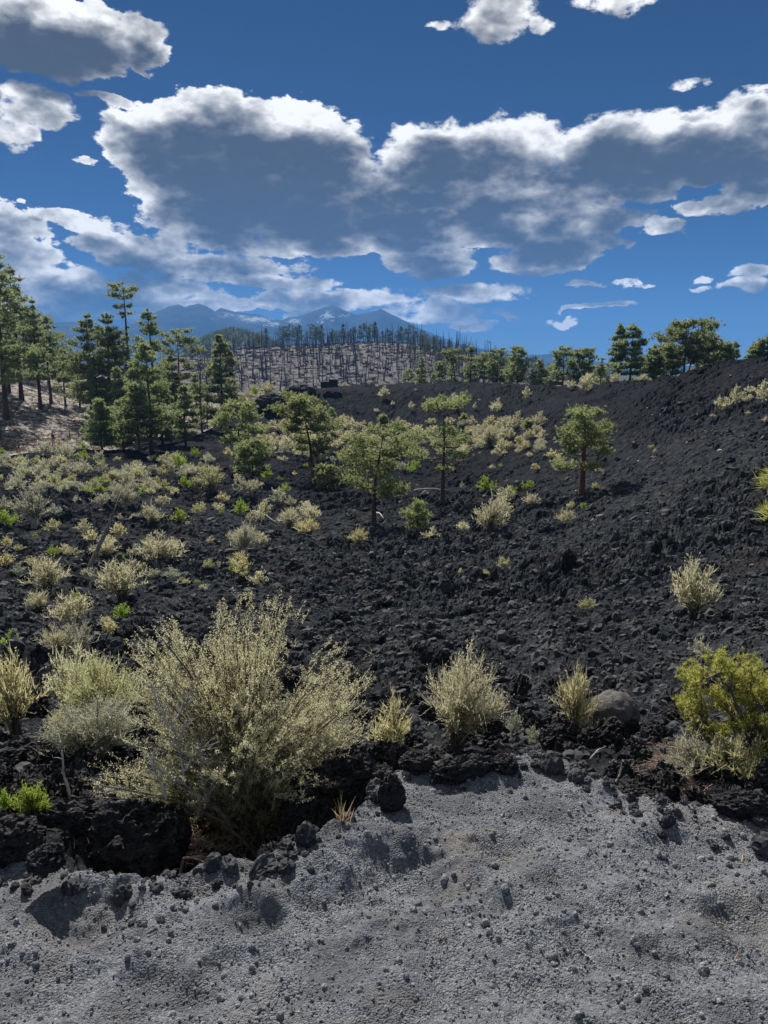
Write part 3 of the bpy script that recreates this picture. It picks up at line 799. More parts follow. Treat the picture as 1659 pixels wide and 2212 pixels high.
# the stand on the left, by the pale slope
TREES = [
    # base x, base y, top y, width, distance, style, crown0, n, label, landmark, extras
    (14, 901, 552, 120, 142, 'cone', .28, 1900, 'tallest dark pine at the edge of the stand, bare dark trunk on the pale slope', 'the tallest edge pine', {}),
    (45, 843, 586, 92, 165, 'cone', .30, 1500, 'tall pine with two dark trunk lengths showing, behind the tallest edge pine', None, {}),
    (85, 850, 656, 60, 160, 'cone', .34, 800, 'slim pine with a bare lower trunk on the pale slope', None, {}),
    (108, 839, 690, 46, 172, 'cone', .38, 600, 'thin pine with a bare pole trunk on the pale slope', None, {}),
    (139, 841, 757, 36, 172, 'cone', .35, 400, 'short young pine on the pale slope', None, {}),
    (104, 812, 694, 60, 205, 'round', .3, 600, 'rounded pine high up the pale slope', None, {}),
    (66, 815, 672, 60, 205, 'cone', .3, 600, 'dense pine high up the pale slope', None, {}),
    (156, 800, 755, 30, 240, 'cone', .25, 260, 'small far pine at the top of the pale slope', None, {}),
    (125, 808, 728, 34, 235, 'cone', .3, 300, 'narrow far pine at the top of the pale slope', None, {}),
    (197, 872, 688, 100, 158, 'cone', .24, 1600, 'full cone-shaped pine standing at the foot of the pale slope', 'the full cone pine', {}),
    (241, 894, 686, 74, 152, 'column', .28, 1100, 'dark pine with a thick trunk in the middle of the stand', None, {}),
    (280, 880, 619, 88, 160, 'tiers', .35, 1300, 'highest pine of the stand with a thin open spire', 'the open-spired pine', dict(sparse=.25)),
    (333, 900, 676, 84, 150, 'cone', .3, 1100, 'pointed pine rising behind the broad pale-green pine', None, {}),
    (330, 1017, 745, 104, 116, 'cone', .22, 1700, 'broad pale-green pine with its whole trunk showing through', 'the broad pale-green pine', {}),
    (304, 1028, 834, 84, 112, 'cone', .26, 900, 'low spreading pine with a dark forked trunk, nearest of the stand', 'the nearest stand pine', {}),
    (222, 996, 866, 62, 118, 'cone', .14, 800, 'feathery young pine beside the split-rail fence end', 'the feathery young pine', {}),
    (402, 978, 838, 54, 128, 'cone', .2, 600, 'pale slender pine with a thin straight trunk', 'the pale slender pine', {}),
    (389, 890, 726, 78, 156, 'flat', .3, 1000, 'old flat-topped pine with layered limbs', None, {}),
    (480, 903, 731, 88, 152, 'cone', .12, 1900, 'lone dense cone-shaped pine before the burnt hill', 'the lone cone pine', {}),
    (262, 930, 800, 60, 140, 'cone', .15, 700, 'half-hidden pine between the thick trunks of the stand', None, {}),
    (360, 930, 800, 64, 145, 'column', .2, 700, 'soft grey-green pine filling the stand behind', None, {}),
    (172, 868, 780, 36, 178, 'cone', .2, 400, 'small bushy pine in the shade of the stand', None, {}),
    (255, 915, 752, 62, 148, 'cone', .15, 800, 'dull green pine filling the heart of the stand', None, {}),
    (298, 940, 782, 64, 138, 'cone', .12, 800, 'leafy pine just behind the broad pale-green pine', None, {}),
    (352, 965, 806, 60, 132, 'cone', .12, 700, 'soft-edged pine beside the pale slender pine', None, {}),
    (378, 925, 772, 56, 150, 'cone', .15, 700, 'dense pine under the old flat-topped pine', None, {}),
    (214, 905, 772, 56, 150, 'cone', .12, 700, 'bushy pine at the right foot of the full cone pine', None, {}),
    (268, 990, 868, 58, 122, 'cone', .1, 600, 'low branchy pine between the feathery young pine and the nearest stand pine', None, {}),
    (20, 850, 640, 70, 170, 'cone', .25, 900, 'tall pine half behind the tallest edge pine', None, {}),
    (425, 905, 812, 40, 165, 'cone', .2, 400, 'small pine near the grey dead tree', None, {}),
]
for i, (px, py, top, w, d, st, c0, n, lab, lm, ex) in enumerate(TREES):
    pine(px, py, top, w * 1.12, d, st, 100 + i, lab, landmark=lm, crown0=c0 * .8, n=int(n * 1.9), group='pines on the left slope', **ex)

# pines out on the lava
MID = [
    (515, 1016, 882, 92, None, 'round', .38, 900, 'round-headed pine leaning over a smaller one', 'the round-headed pine', dict(lean=(.06, 0))),
    (546, 1048, 957, 68, None, 'round', .3, 650, 'short open pine in front of the round-headed pine', 'the short open pine', {}),
    (675, 1047, 866, 112, None, 'round', .40, 1300, 'umbrella-crowned pine on a long bare slanting trunk', 'the umbrella-crowned pine', dict(lean=(-.14, 0), thick=1.0)),
    (715, 932, 886, 32, None, 'cone', .1, 260, 'small dark cone pine behind the umbrella-crowned pine', None, {}),
    (828, 938, 899, 28, None, 'cone', .25, 240, 'small upright pine before the dark lava ridge', 'the small ridge-foot pine', {}),
    (808, 1140, 940, 128, None, 'round', .30, 1500, 'ragged yellow-green pine with wide low limbs and a leaning trunk', 'the ragged wide-limbed pine', dict(lean=(.10, 0), thick=1.15)),
    (956, 1098, 882, 195, None, 'flat', .34, 1500, 'tall flat-layered pine with broad shelves of needles', 'the flat-layered pine', dict(thick=1.1)),
    (901, 1168, 1086, 62, None, 'cone', .30, 330, 'bushy bright young pine on a short stem', 'the bushy young pine', {}),
    (708, 1068, 1009, 40, None, 'round', .15, 330, 'yellowish young pine on the lava', None, {}),
    (685, 998, 953, 36, None, 'round', .3, 260, 'small spreading pine on the shrub flat', None, {}),
    (1001, 925, 898, 24, None, 'cone', .1, 160, 'tiny pine by the foot of the dark ridge', None, {}),
    (1140, 934, 909, 24, None, 'cone', .1, 160, 'tiny pale pine at the end of the shrub band', None, {}),
    (865, 945, 925, 26, None, 'round', .1, 160, 'tiny round pine on the shrub flat', None, {}),
    (1256, 1078, 898, 118, None, 'round', .36, 1500, 'lone broad-crowned pine with a thick reddish trunk', 'the lone red-trunked pine', dict(thick=1.7, bark='redbark')),
]
for i, (px, py, top, w, d, st, c0, n, lab, lm, ex) in enumerate(MID):
    pine(px, py, top, w * .98, d, st, 200 + i, lab, landmark=lm, crown0=c0, n=int(n * 1.35), mat='needle_light', group='pines out on the lava', **ex)

# pines along the crest of the lava
CREST = [
    (1118, 828, 756, 48, 175, 'round', .1, 800, 'dense dome-shaped pine on the crest, clear of its neighbours', 'the dome-shaped crest pine', {}),
    (1164, 831, 780, 40, 170, 'cone', .1, 600, 'squat bushy pine beside the wooden platform', None, {}),
    (1216, 822, 756, 46, 165, 'round', .2, 700, 'open-limbed pine right behind the wooden platform', 'the open-limbed crest pine', {}),
    (1255, 826, 761, 46, 162, 'round', .2, 700, 'dark round pine with a forked trunk on the crest', None, {}),
    (1297, 826, 778, 26, 150, 'tiers', .2, 250, 'thin sparse pine on the crest', None, dict(sparse=.3)),
    (1334, 818, 706, 38, 138, 'column', .3, 800, 'slim tall pine of the twin pair on the crest', None, {}),
    (1361, 822, 706, 60, 136, 'column', .18, 1200, 'full tall pine of the twin pair on the crest', 'the tall twin pines', {}),
    (1410, 820, 750, 36, 132, 'column', .2, 500, 'dark narrow pine on the crest', None, {}),
    (1476, 818, 709, 92, 122, 'round', .36, 1500, 'great round-headed pine with open dark limbs on the crest', 'the great round crest pine', dict(thick=1.3)),
    (1487, 816, 734, 74, 124, 'round', .35, 900, 'leaning pine growing out from under the great round crest pine', None, dict(lean=(.32, 0))),
    (1440, 818, 760, 56, 140, 'round', .15, 700, 'bushy pale pine behind the great round crest pine', None, {}),
    (1563, 796, 746, 32, 128, 'round', .2, 420, 'small round pine just over the rising lava crest', None, {}),
    (1584, 790, 745, 26, 130, 'cone', .2, 350, 'small pointed pine just over the rising lava crest', None, {}),
    (1540, 806, 770, 44, 140, 'round', .1, 420, 'low bushy pine just over the rising lava crest', None, {}),
    (1634, 784, 746, 28, 112, 'round', .2, 350, 'small bushy pine near the top of the lava slope', None, {}),
    (1655, 782, 726, 34, 112, 'column', .2, 500, 'dark pine at the very top of the lava slope', 'the topmost slope pine', {}),
    (911, 829, 775, 34, 210, 'cone', .1, 480, 'pale cone pine on the crest before the burnt hill', None, {}),
    (949, 824, 785, 26, 205, 'round', .2, 330, 'little round pine on the crest before the burnt hill', None, {}),
    (984, 824, 760, 40, 190, 'flat', .6, 420, 'wind-bent flat-topped pine leaning on the crest', 'the wind-bent pine', dict(lean=(-.25, 0))),
    (976, 824, 784, 26, 205, 'cone', .15, 300, 'short pine behind the wind-bent pine', None, {}),
    (1016, 822, 751, 42, 195, 'cone', .12, 700, 'tall soft pine on the crest', None, {}),
    (1046, 820, 768, 36, 190, 'round', .2, 480, 'rounded pine beside the bare dead tree on the crest', None, {}),
    (1074, 822, 759, 40, 185, 'round', .15, 650, 'bushy pine beside the bare dead tree on the crest', None, {}),
    (883, 824, 800, 22, 215, 'round', .2, 200, 'small dark pine on the crest before the burnt hill', None, {}),
    (1096, 826, 785, 30, 200, 'cone', .1, 350, 'low pale pine on the crest', None, {}),
    (1190, 826, 796, 36, 190, 'round', .1, 300, 'low grey-green pine on the crest', None, {}),
    (1278, 826, 797, 44, 180, 'round', .1, 350, 'low spreading pine on the crest', None, {}),
    (1315, 824, 792, 44, 170, 'round', .1, 350, 'low pale spreading pine on the crest', None, {}),
    (1385, 824, 775, 44, 160, 'round', .1, 450, 'soft yellowish pine on the crest', None, {}),
    (1425, 822, 785, 40, 155, 'round', .1, 380, 'low yellowish pine on the crest', None, {}),
    (1510, 812, 780, 40, 150, 'round', .1, 350, 'low broad pine on the crest', None, {}),
]
for i, (px, py, top, w, d, st, c0, n, lab, lm, ex) in enumerate(CREST):
    pine(px, py, top, w, d, st, 300 + i, lab, landmark=lm, crown0=c0, n=n, group='pines along the lava crest', **ex)


def dead_tree(px, py, top, d, label, seed, name='dead_tree', r=.012, mat='char', landmark=None, **kw):
    p = at(px, py, d); p.z = float(ground_z(p.x, p.y)[0]) - .05; H = at(px, top, d).z - p.z
    s = snag_mesh(seed, H, r * H + .03, **kw)
    o = link(name, s.mesh(name, M[mat], True), None, p, label=label, category='dead tree')
    if landmark: mark(landmark, px, py)
    return o


dead_tree(436, 900, 757, 152, 'grey dead tree with fine bare branches beside the lone cone pine', 41, branches=46, spread=.14, landmark='the grey dead tree')
dead_tree(449, 902, 800, 156, 'shorter grey dead tree leaning on the taller bare one', 42, branches=26, spread=.12)
dead_tree(1057, 822, 734, 186, 'bare dead tree standing above the green pines of the crest', 43, branches=22, spread=.24, low=.45, landmark='the bare crest dead tree')
dead_tree(2, 962, 860, 128, 'dark bare trunk with one long crooked branch at the fence', 44, branches=9, spread=.4, landmark='the bare trunk by the fence')

# burnt trunks and survivors on the far hill: shared meshes, one object each
snags = [snag_mesh(60 + i, 12.0, .36, branches=14, spread=.10).mesh('burnt_trunk', M['char']) for i in range(5)]
rs = np.random.RandomState(11)
BA, BD, BZ = BH


def burnt_z(a, d):
    fa = np.clip(np.interp(a, BA, np.arange(len(BA))), 0, len(BA) - 1.001); fd_ = np.clip(np.interp(d, BD, np.arange(len(BD))), 0, len(BD) - 1.001)
    i, j = int(fd_), int(fa); u, v = fd_ - i, fa - j
    return (BZ[i, j] * (1 - v) + BZ[i, j + 1] * v) * (1 - u) + (BZ[i + 1, j] * (1 - v) + BZ[i + 1, j + 1] * v) * u


for i in range(300):
    px = rs.uniform(425, 1075); dd = 628 - 240 * rs.rand() ** .9
    a = pix_ae(px, 770)[0]
    o = link('burnt_tree', snags[i % 5], None, (sin(a) * dd, cos(a) * dd, burnt_z(a, dd) - .3), label='thin charred tree trunk standing on the bare burnt hill',
             category='dead tree', group='charred trunks on the burnt hill')
    k = rs.uniform(.6, 1.3); o.scale = (k, k, k * rs.uniform(.85, 1.2)); o.rotation_euler = (rs.normal(0, .06), rs.normal(0, .06), rs.uniform(0, 6.3))
far_pines = []
for i in range(5):
    tr, li, cr = pine_shapes(80 + i, 13.0, 3.5, 5.2 + i * .4, ('cone', 'round', 'column', 'round', 'cone')[i], n=170, needle=.95, bl=7)
    far_pines.append((tr.mesh('trunk', M['bark'], True), cr.mesh('crown', M['needle_far'])))


def far_pine(px, dd, label, group, k, z=None):
    a = pix_ae(px, 770)[0]; tm, cm = far_pines[rs.randint(5)]
    o = thing('far_pine_tree', label, 'tree', (sin(a) * dd, cos(a) * dd, (burnt_z(a, dd) if z is None else z) - .3), group, rs.uniform(0, 6.3))
    o.scale = (k, k, k); link('trunk', tm, o); link('crown', cm, o); return o


crest_px = [470, 483, 512, 556, 566, 574, 608, 618, 628, 640, 648, 676, 684, 690, 698, 716, 722, 734, 742, 752, 760, 768, 780, 788, 798, 806, 812, 826, 838, 846, 858, 866, 880, 886, 898, 910]
for i, px in enumerate(crest_px):
    far_pine(px + rs.uniform(-3, 3), 615 + rs.uniform(-18, 12), f'dark pine on the burnt hill crest, {"leftmost" if i == 0 else ORD[i].strip() + " from the left" if i < 20 else "rightmost" if i == len(crest_px) - 1 else ORD[len(crest_px) - 1 - i].strip() + " from the right"}', 'living pines on the burnt hill crest', rs.uniform(.7, 1.25))
for i in range(75):
    px = 880 + 310 * rs.rand() ** .9; dd = rs.uniform(420, 615)
    far_pine(px, dd, 'green pine in the wood clothing the shoulder of the burnt hill', 'pines on the hill shoulder', rs.uniform(.42, .72))
far_snags = Soup()
for i in range(420):
    px = rs.uniform(420, 1085); dd = 628 - 225 * rs.rand() ** .9; a = pix_ae(px, 770)[0]; c = np.array([sin(a) * dd, cos(a) * dd, burnt_z(a, dd) - .3]); h_ = rs.uniform(5, 11); t_ = rs.normal(0, .05, 2) * h_
    far_snags.tube([c, c + [t_[0], t_[1], h_]], [.22, .05], 4)
    for j in range(4): q = rs.uniform(.3, .9); p0 = c + np.array([t_[0], t_[1], h_]) * q; far_snags.tube([p0, p0 + rs.normal(0, .9, 3)], [.07, .03], 3)
link('thin_burnt_trunks', far_snags.mesh('thin_burnt_trunks', M['char']), kind='stuff')
brush = Soup()
for i in range(900):
    px = rs.uniform(400, 1090); dd = rs.uniform(400, 630); a = pix_ae(px, 770)[0]; c = np.array([sin(a) * dd, cos(a) * dd, burnt_z(a, dd)])
    nb = 7; brush.blades(c + rs.normal(0, .5, (nb, 3)) * [1.6, 1, 0], c + rs.normal(0, 1.0, (nb, 3)) * [1.8, 1, .3] + [0, 0, rs.uniform(.5, 1.7)], .7, rs)
for i in range(140):
    px = rs.uniform(420, 1080); dd = rs.uniform(400, 630); a = pix_ae(px, 770)[0]; c = np.array([sin(a) * dd, cos(a) * dd, burnt_z(a, dd) + .3]); t_ = rs.normal(0, 1, 3) * [5, 3, .3]
    brush.tube([c - t_, c + t_], [.3, .15], 4)
link('charred_brush', brush.mesh('charred_brush', M['char']), kind='stuff')
tufts = Soup(); n = 5200; a_ = rs.uniform(R(-31), R(-9), n); d_ = np.exp(rs.uniform(log(112), log(330), n)); ok = hill_mask(a_, d_) > .7; a_, d_ = a_[ok], d_[ok]; n = len(a_)
X = np.sin(a_) * d_; Y = np.cos(a_) * d_; B = np.repeat(np.c_[X, Y, ground_z(X, Y)], 6, 0); B[:, :2] += rs.normal(0, .22, (len(B), 2))
tufts.blades(B, B + rs.normal(0, .25, B.shape) * [1.5, 1, .3] + [0, 0, .32], .14, rs)
link('dry_grass', tufts.mesh('dry_grass', M['drygrass']), kind='stuff')
wood = Soup()
for i in range(420):
    px = rs.uniform(395, 700); a = pix_ae(px, 750)[0]; dd = rs.uniform(1150, 1400)
    zc = EYE.z + 1350 * el_at(a, np.interp(px, [330, 400, 440, 480, 505, 540, 580, 640, 720], [790, 762, 740, 724, 720, 727, 745, 762, 785]))
    z = -18 + (zc + 18) * sin(np.clip((dd - 1000) / 350, 0, 1) * pi / 2) - 1; c = np.array([sin(a) * dd, cos(a) * dd, z])
    nb = 26; q = rs.rand(nb); b = c + np.c_[rs.normal(0, 1, (nb, 2)) * (3.2 * (1 - q))[:, None], 2 + q * 9]
    wood.blades(b, b + rs.normal(0, 1.6, (nb, 3)) + [0, 0, 1.0], 1.8, rs)
link('distant_wood', wood.mesh('distant_wood', M['needle_far']), kind='stuff')

# ---------------------------------------------------------------- shrubs
def shrub_shapes(seed, stems=40, twigs=500, leaves=900, width=1.0, height=.75, leaf=.035, upright=.5, hollow=.35, lw=.42, tw_w=.014):
    "bush of unit size: stems from one root, twigs, and small leaves toward the outside"
    rs = np.random.RandomState(seed); st, lf = Soup(), Soup()
    az = rs.uniform(0, 2 * pi, stems); u = rs.rand(stems) ** .48
    rr = .5 * width * u * rs.uniform(.75, 1.08, stems); hh = height * (1 - .58 * u ** 2.2) * rs.uniform(.7, 1.1, stems)
    tips = np.c_[np.cos(az) * rr, np.sin(az) * rr, hh]
    tips[:, 0] += .06 * rs.normal(); P, D = [], []
    for i in range(stems):
        s = np.linspace(0, 1, 4)[:, None]; root = np.array([tips[i, 0] * .12, tips[i, 1] * .12, -.03])
        pts = root + (tips[i] - root) * s + np.c_[tips[i, 0] * -.22 * np.sin(s * pi), tips[i, 1] * -.22 * np.sin(s * pi), .10 * height * np.sin(s * pi)]
        st.tube(pts, .011 * (1 - .75 * s[:, 0]), 3)
        m = max(3, int(twigs / stems)); q = rs.uniform(hollow, 1, m)
        b = np.c_[np.interp(q, s[:, 0], pts[:, 0]), np.interp(q, s[:, 0], pts[:, 1]), np.interp(q, s[:, 0], pts[:, 2])]
        d = unit(unit(b - [0, 0, .05]) * .55 + [0, 0, upright * .7] + rs.normal(0, .5, (m, 3))); P.append(b); D.append(d)
    P = np.concatenate(P); D = np.concatenate(D); L = rs.uniform(.07, .2, len(P))
    E = P + D * L[:, None]; E[:, 2] = np.maximum(E[:, 2], .0)
    lf.blades(P, E, tw_w, rs)
    k = rs.randint(0, len(P), leaves); q = rs.uniform(.25, 1.0, leaves)[:, None]
    b = P[k] + (E[k] - P[k]) * q; d = unit(D[k] * .7 + rs.normal(0, .6, (leaves, 3)))
    lf.diamonds(b, b + d * (leaf * rs.uniform(.6, 1.3, leaves))[:, None], leaf * lw, rs)
    return st, lf


KIND = {   # name, look words, material, variants
    't': ('dry_shrub', 'straw-coloured shrub', 'tan', dict(upright=.6)),
    'g': ('grey_shrub', 'grey twiggy shrub', 'grey', dict(upright=.5)),
    'y': ('gold_shrub', 'golden feathery shrub', 'gold', dict(upright=.7)),
    'o': ('olive_shrub', 'olive-tinted shrub', 'olive', dict(upright=.6)),
    'v': ('green_shrub', 'bright green leafy shrub', 'green', dict(upright=.6, leaf=.06, hollow=.3)),
    's': ('sage_shrub', 'pale silvery shrub', 'sage', dict(upright=.8)),
}
SHRUB_MESH = {}
for j, (k_, (nm, look, mat, kw)) in enumerate(KIND.items()):
    for size, (st_, tw, lv) in (('s', (18, 260, 420)), ('m', (40, 800, 1500)), ('l', (90, 2600, 8500))):
        for v in range(4 if size != 'l' else 2):
            kk = dict(kw)
            if size == 'l': kk['leaf'] = kk.get('leaf', .035) * .66
            if size == 's': kk['leaf'] = .09
            kk['tw_w'] = dict(s=.030, m=.018, l=.008)[size]
            S_, L_ = shrub_shapes(500 + j * 20 + v + ord(size), st_, tw, lv, height=(.62, .74, .85, .7)[v], **kk)
            SHRUB_MESH[k_, size, v] = (S_.mesh('stems', M['twig' if k_ not in 'g' else 'greytwig']), L_.mesh('foliage', M[mat]))
rs = np.random.RandomState(21)
SEEN = []


def shrub(px, py, w, kind, h=None, look=None, landmark=None, group='shrubs scattered over the lava', shared=None, dmin=2.9):
    if w < 3: return
    x, y, z, d = on_ground(px, py, dmin)
    z = float(ground_z(x, y)[0]) * .75 + z * .25
    Wm = w / F0 * hypot(d, z - EYE.z) * (1.16 if w < 60 else 1.36); r_px = w * 768 / W0
    size = 's' if r_px < 22 else 'm' if r_px < 62 else 'l'
    nm, words, mat, _ = KIND[kind]
    v = rs.randint(4 if size != 'l' else 2)
    stm, fol = SHRUB_MESH[kind, size, v]
    p = (x, y, z + .02 * Wm)
    lk = look or (('tiny ' if w < 22 else 'small ' if w < 40 else 'big ' if w > 80 else '') + words)
    if size == 's' or shared:
        o = link(nm, fol, None, p, label=lk, category='shrub', group=group); kids = []
    else:
        o = thing(nm, lk, 'shrub', p, group)
        link('stems', stm, o); link('foliage', fol, o)
    kz = (h / w * 1.05 / (.62, .74, .85, .7)[v]) if h else rs.uniform(.85, 1.15)
    o.scale = (Wm, Wm * rs.uniform(.8, 1.1), Wm * kz); o.rotation_euler = (0, 0, rs.uniform(0, 6.28))
    SEEN.append((px, py))
    if look is None: name_by_place(o, lk, px, py)
    if landmark: mark(landmark, px, py)
    return o


def r4(x, y): return x * .3306, 932.6 + y * .3306
def r5(x, y): return 493.7 + x * .3637, 850.3 + y * .3637
def r3(x, y): return 1042.3 + x * .3717, 658.3 + y * .3717
def r7(x, y): return 822.8 + x * .5039, 1234.3 + y * .5039
def r2(x, y): return 493.7 + x * .3637, 630.8 + y * .3637


L4 = """230,615,200,g 355,690,140,o 545,690,105,t 1000,640,150,t 1050,920,220,t 985,825,115,t 810,555,175,g 660,530,120,g 410,490,110,g 505,515,80,g 270,455,75,s
85,415,95,g 160,410,60,g 360,430,110,o 495,410,45,v 580,465,85,v 620,405,90,g 760,415,80,g 870,405,90,g 1020,410,80,t 1150,440,60,y 1120,410,70,g 1380,420,185,o 1450,475,105,y
1430,530,80,t 1565,540,90,v 1165,622,115,v 1630,600,70,t 1605,425,140,g 780,355,110,g 885,345,70,y 620,365,70,v 1055,300,85,o 1240,295,125,g 1120,270,70,g 1060,225,60,t 1190,255,70,v
1280,175,75,v 1500,185,95,y 1110,210,70,v 555,218,95,v 545,145,60,v 415,162,50,v 400,130,85,t 290,205,140,g 135,210,60,v 150,300,120,g 40,245,100,g 240,325,120,g 430,235,150,g 470,292,110,g
560,315,110,g 310,285,110,g 120,365,110,g 430,340,100,g 20,165,60,v 205,960,100,o 310,1070,230,t 350,885,85,v 475,915,115,o 45,960,110,y 700,900,150,t 790,900,80,v 800,1120,280,t 680,1020,70,y
1130,1005,125,s 1285,1008,62,v 260,1195,150,t 480,1270,230,t 500,1115,90,v 810,1260,140,v 710,1345,115,y 70,1510,140,v 600,760,90,y 700,780,110,y 790,740,140,y
1560,930,160,y 1590,810,180,g 1590,735,120,o 1375,745,50,y 55,765,70,y 230,700,40,v 1600,980,70,o 780,620,50,t 860,470,80,o 1520,940,60,v 1450,560,40,v 1230,635,40,t"""
for q in L4.split():
    x, y, w, k_ = q.split(','); x, y = r4(float(x), float(y)); shrub(x, y, float(w) * .3306, k_)
L5 = """70,722,90,v 215,722,95,t 290,672,105,g 370,682,75,g 450,712,100,t 480,855,155,y 490,780,135,t 365,805,150,t 185,788,115,t 340,622,75,v 230,532,90,v 300,537,40,v 390,492,40,y
775,922,140,y 1200,905,105,t 1525,582,105,v 1385,572,40,s 1620,682,85,t 1620,755,115,t 1550,865,185,t 1400,838,80,t 1630,1055,95,o 1525,1125,42,y 1375,1075,40,y 560,905,35,s
90,895,110,o 90,995,185,g 195,940,90,y 70,1090,130,y 190,1135,125,t 1100,492,100,v 1030,492,60,g 700,415,85,t 620,418,45,s 640,348,90,t 555,415,60,t 795,240,60,t 740,245,45,o 680,212,50,t
730,288,70,t 800,292,90,t 860,285,65,t 1030,305,75,t 1010,245,65,o 600,265,70,t 440,395,75,t 350,355,110,t 250,385,100,t 330,415,50,t 270,295,80,t 340,275,80,t 240,245,60,o 420,275,50,t
1070,385,80,t 1340,355,95,t 1550,345,145,t 1600,385,95,t 1620,305,100,t 1480,285,80,g 1450,208,60,t 1540,208,60,o 1565,255,60,o 1640,225,80,t 1340,103,95,t 1460,97,32,t 1590,120,85,t
1085,113,50,t 880,124,28,t 975,82,28,t 925,45,75,t 1565,448,38,t 1615,445,28,v 460,445,38,v 1365,415,42,t 160,590,90,t 60,560,70,t"""
for q in L5.split():
    x, y, w, k_ = q.split(','); x, y = r5(float(x), float(y)); shrub(x, y, float(w) * .3637, k_)
L3 = """20,1082,90,v 165,1112,72,v 265,1088,80,v 180,1142,52,o 95,1272,150,t 60,1345,150,t 290,1205,105,t 125,1185,115,t 515,1200,52,y 485,1285,130,t 580,1205,55,v 650,1103,50,o 690,1098,42,t 300,988,62,y
450,990,82,t 660,978,52,t 400,915,95,y 520,945,55,t 275,905,38,t 240,845,52,t 200,838,32,t 650,875,65,t 695,795,62,g 30,855,105,t 145,848,55,t 100,875,85,t 80,825,75,o 55,775,62,o
20,742,62,t 45,703,42,y 115,735,75,t 190,735,105,t 320,730,85,t 80,618,82,t 255,575,72,t 510,480,105,t 510,525,62,t 600,492,92,t 590,522,82,t 765,465,75,t 925,455,52,t
1550,542,62,t 1625,605,120,t 1530,590,62,t 1470,615,95,t 1390,645,105,t 1340,667,32,t 1540,662,32,t 1645,695,42,t 55,962,32,s 105,958,32,v 1000,880,30,t 980,860,40,o"""
for q in L3.split():
    x, y, w, k_ = q.split(','); x, y = r3(float(x), float(y)); shrub(x, y, float(w) * .3717, k_)
for x, y, w, k_ in ((520, 865, 60, 't'), (880, 568, 26, 't'), (925, 640, 62, 't'), (840, 545, 26, 't'), (975, 685, 26, 't'), (710, 560, 22, 't'), (1110, 598, 20, 't'), (690, 540, 30, 'y'), (870, 722, 26, 't'),
                    (230, 640, 110, 'o'), (160, 625, 80, 'v'), (200, 660, 70, 'o'), (120, 640, 60, 'o')):
    x, y = r2(x, y); shrub(x, y, w * .3637, k_)
# the dense band of low shrubs at the foot of the dark ridge
for i in range(180):
    px = rs.uniform(540, 1180); py = rs.uniform(918, 1000) if px < 1000 else rs.uniform(915, 985)
    shrub(px, py, rs.uniform(12, 30), rs.choice(list('tttgoy')), shared='low dry shrub in the dense band below the dark lava ridge', group='low shrubs of the band')
for i in range(95):
    px = rs.uniform(-20, 470); py = rs.uniform(1012 if px < 240 else 1000, 1080)
    shrub(px, py, rs.uniform(16, 34), rs.choice(list('tggggoov')), shared='low grey-green shrub on the crowded flat below the fence', group='low shrubs below the fence')
for i in range(75):
    px = rs.uniform(-20, 560); py = rs.uniform(1070, 1290)
    if min(hypot(px - a_, py - b_) for a_, b_ in SEEN) < 26: continue
    shrub(px, py, rs.uniform(14, 40), rs.choice(list('tggoovs')), shared='small pale shrub on the open lava of the near flat', group='small shrubs of the near flat')
# near shrubs
mark('the big foreground bush', 530, 1780); mark('the round boulder', 1325, 1600)
def near(px, py, w, h, k_, look, lm=None): return shrub(px, py, w, k_, h=h, look=look, landmark=lm, group='shrubs close to the cinder bank', dmin=3.3)
near(985, 1622, 140, 140, 't', 'rounded dry shrub on the rim, between the golden sprig and pale sage tufts')
near(853, 1640, 80, 95, 'y', 'golden sprig-like shrub beside the black outcrop on the rim')
near(1110, 1608, 38, 52, 's', 'silvery sage tuft standing on the rim, the taller of two')
near(1150, 1612, 46, 36, 's', 'silvery sage tuft on the rim, the lower of two')
near(1240, 1608, 80, 100, 'y', 'gold-tinted upright shrub touching the round boulder')
near(1296, 1615, 20, 30, 'o', 'tiny olive sprig at the foot of the round boulder')
near(1495, 1352, 92, 82, 't', 'vase-shaped pale shrub alone on the lava slope above the yellow tree', 'the vase-shaped shrub')
near(1267, 1333, 40, 22, 'o', 'low yellowish tuft alone on dark clinker')
near(1512, 1430, 46, 34, 'g', 'grey shrub peeping over the yellow tree')
near(35, 1600, 110, 110, 'y', 'wide golden shrub cut by the frame, on near lava')
near(165, 1545, 95, 88, 't', 'neat rounded shrub on near lava beyond the gully')
near(228, 1600, 150, 100, 'o', 'spreading olive shrub touching the big foreground bush')
near(130, 1590, 50, 30, 'y', 'little rusty-gold tuft on near lava beyond the gully')
near(210, 1680, 140, 90, 'g', 'sprawling grey shrub under the side of the big foreground bush')
near(172, 1440, 70, 62, 'g', 'grey-tipped shrub on lava beyond the gully')
near(235, 1390, 38, 34, 'y', 'small golden shrub just above the big foreground bush')
near(75, 1775, 58, 58, 'v', 'lime-green leafy plant on the lip of the gully', 'the lime-green plant')
near(15, 1765, 36, 40, 'v', 'lime-green sprig cut by the frame on the lip of the gully')
near(390, 1868, 110, 120, 'o', 'low olive shrub growing at the root of the big foreground bush')
near(120, 1440, 60, 40, 't', 'small dry shrub on clinker above the golden shrub')
near(1585, 1700, 110, 60, 'o', 'thin leafy undergrowth beneath the yellow tree')
near(1500, 1690, 90, 70, 'g', 'tangle of grey twigs beneath the yellow tree')

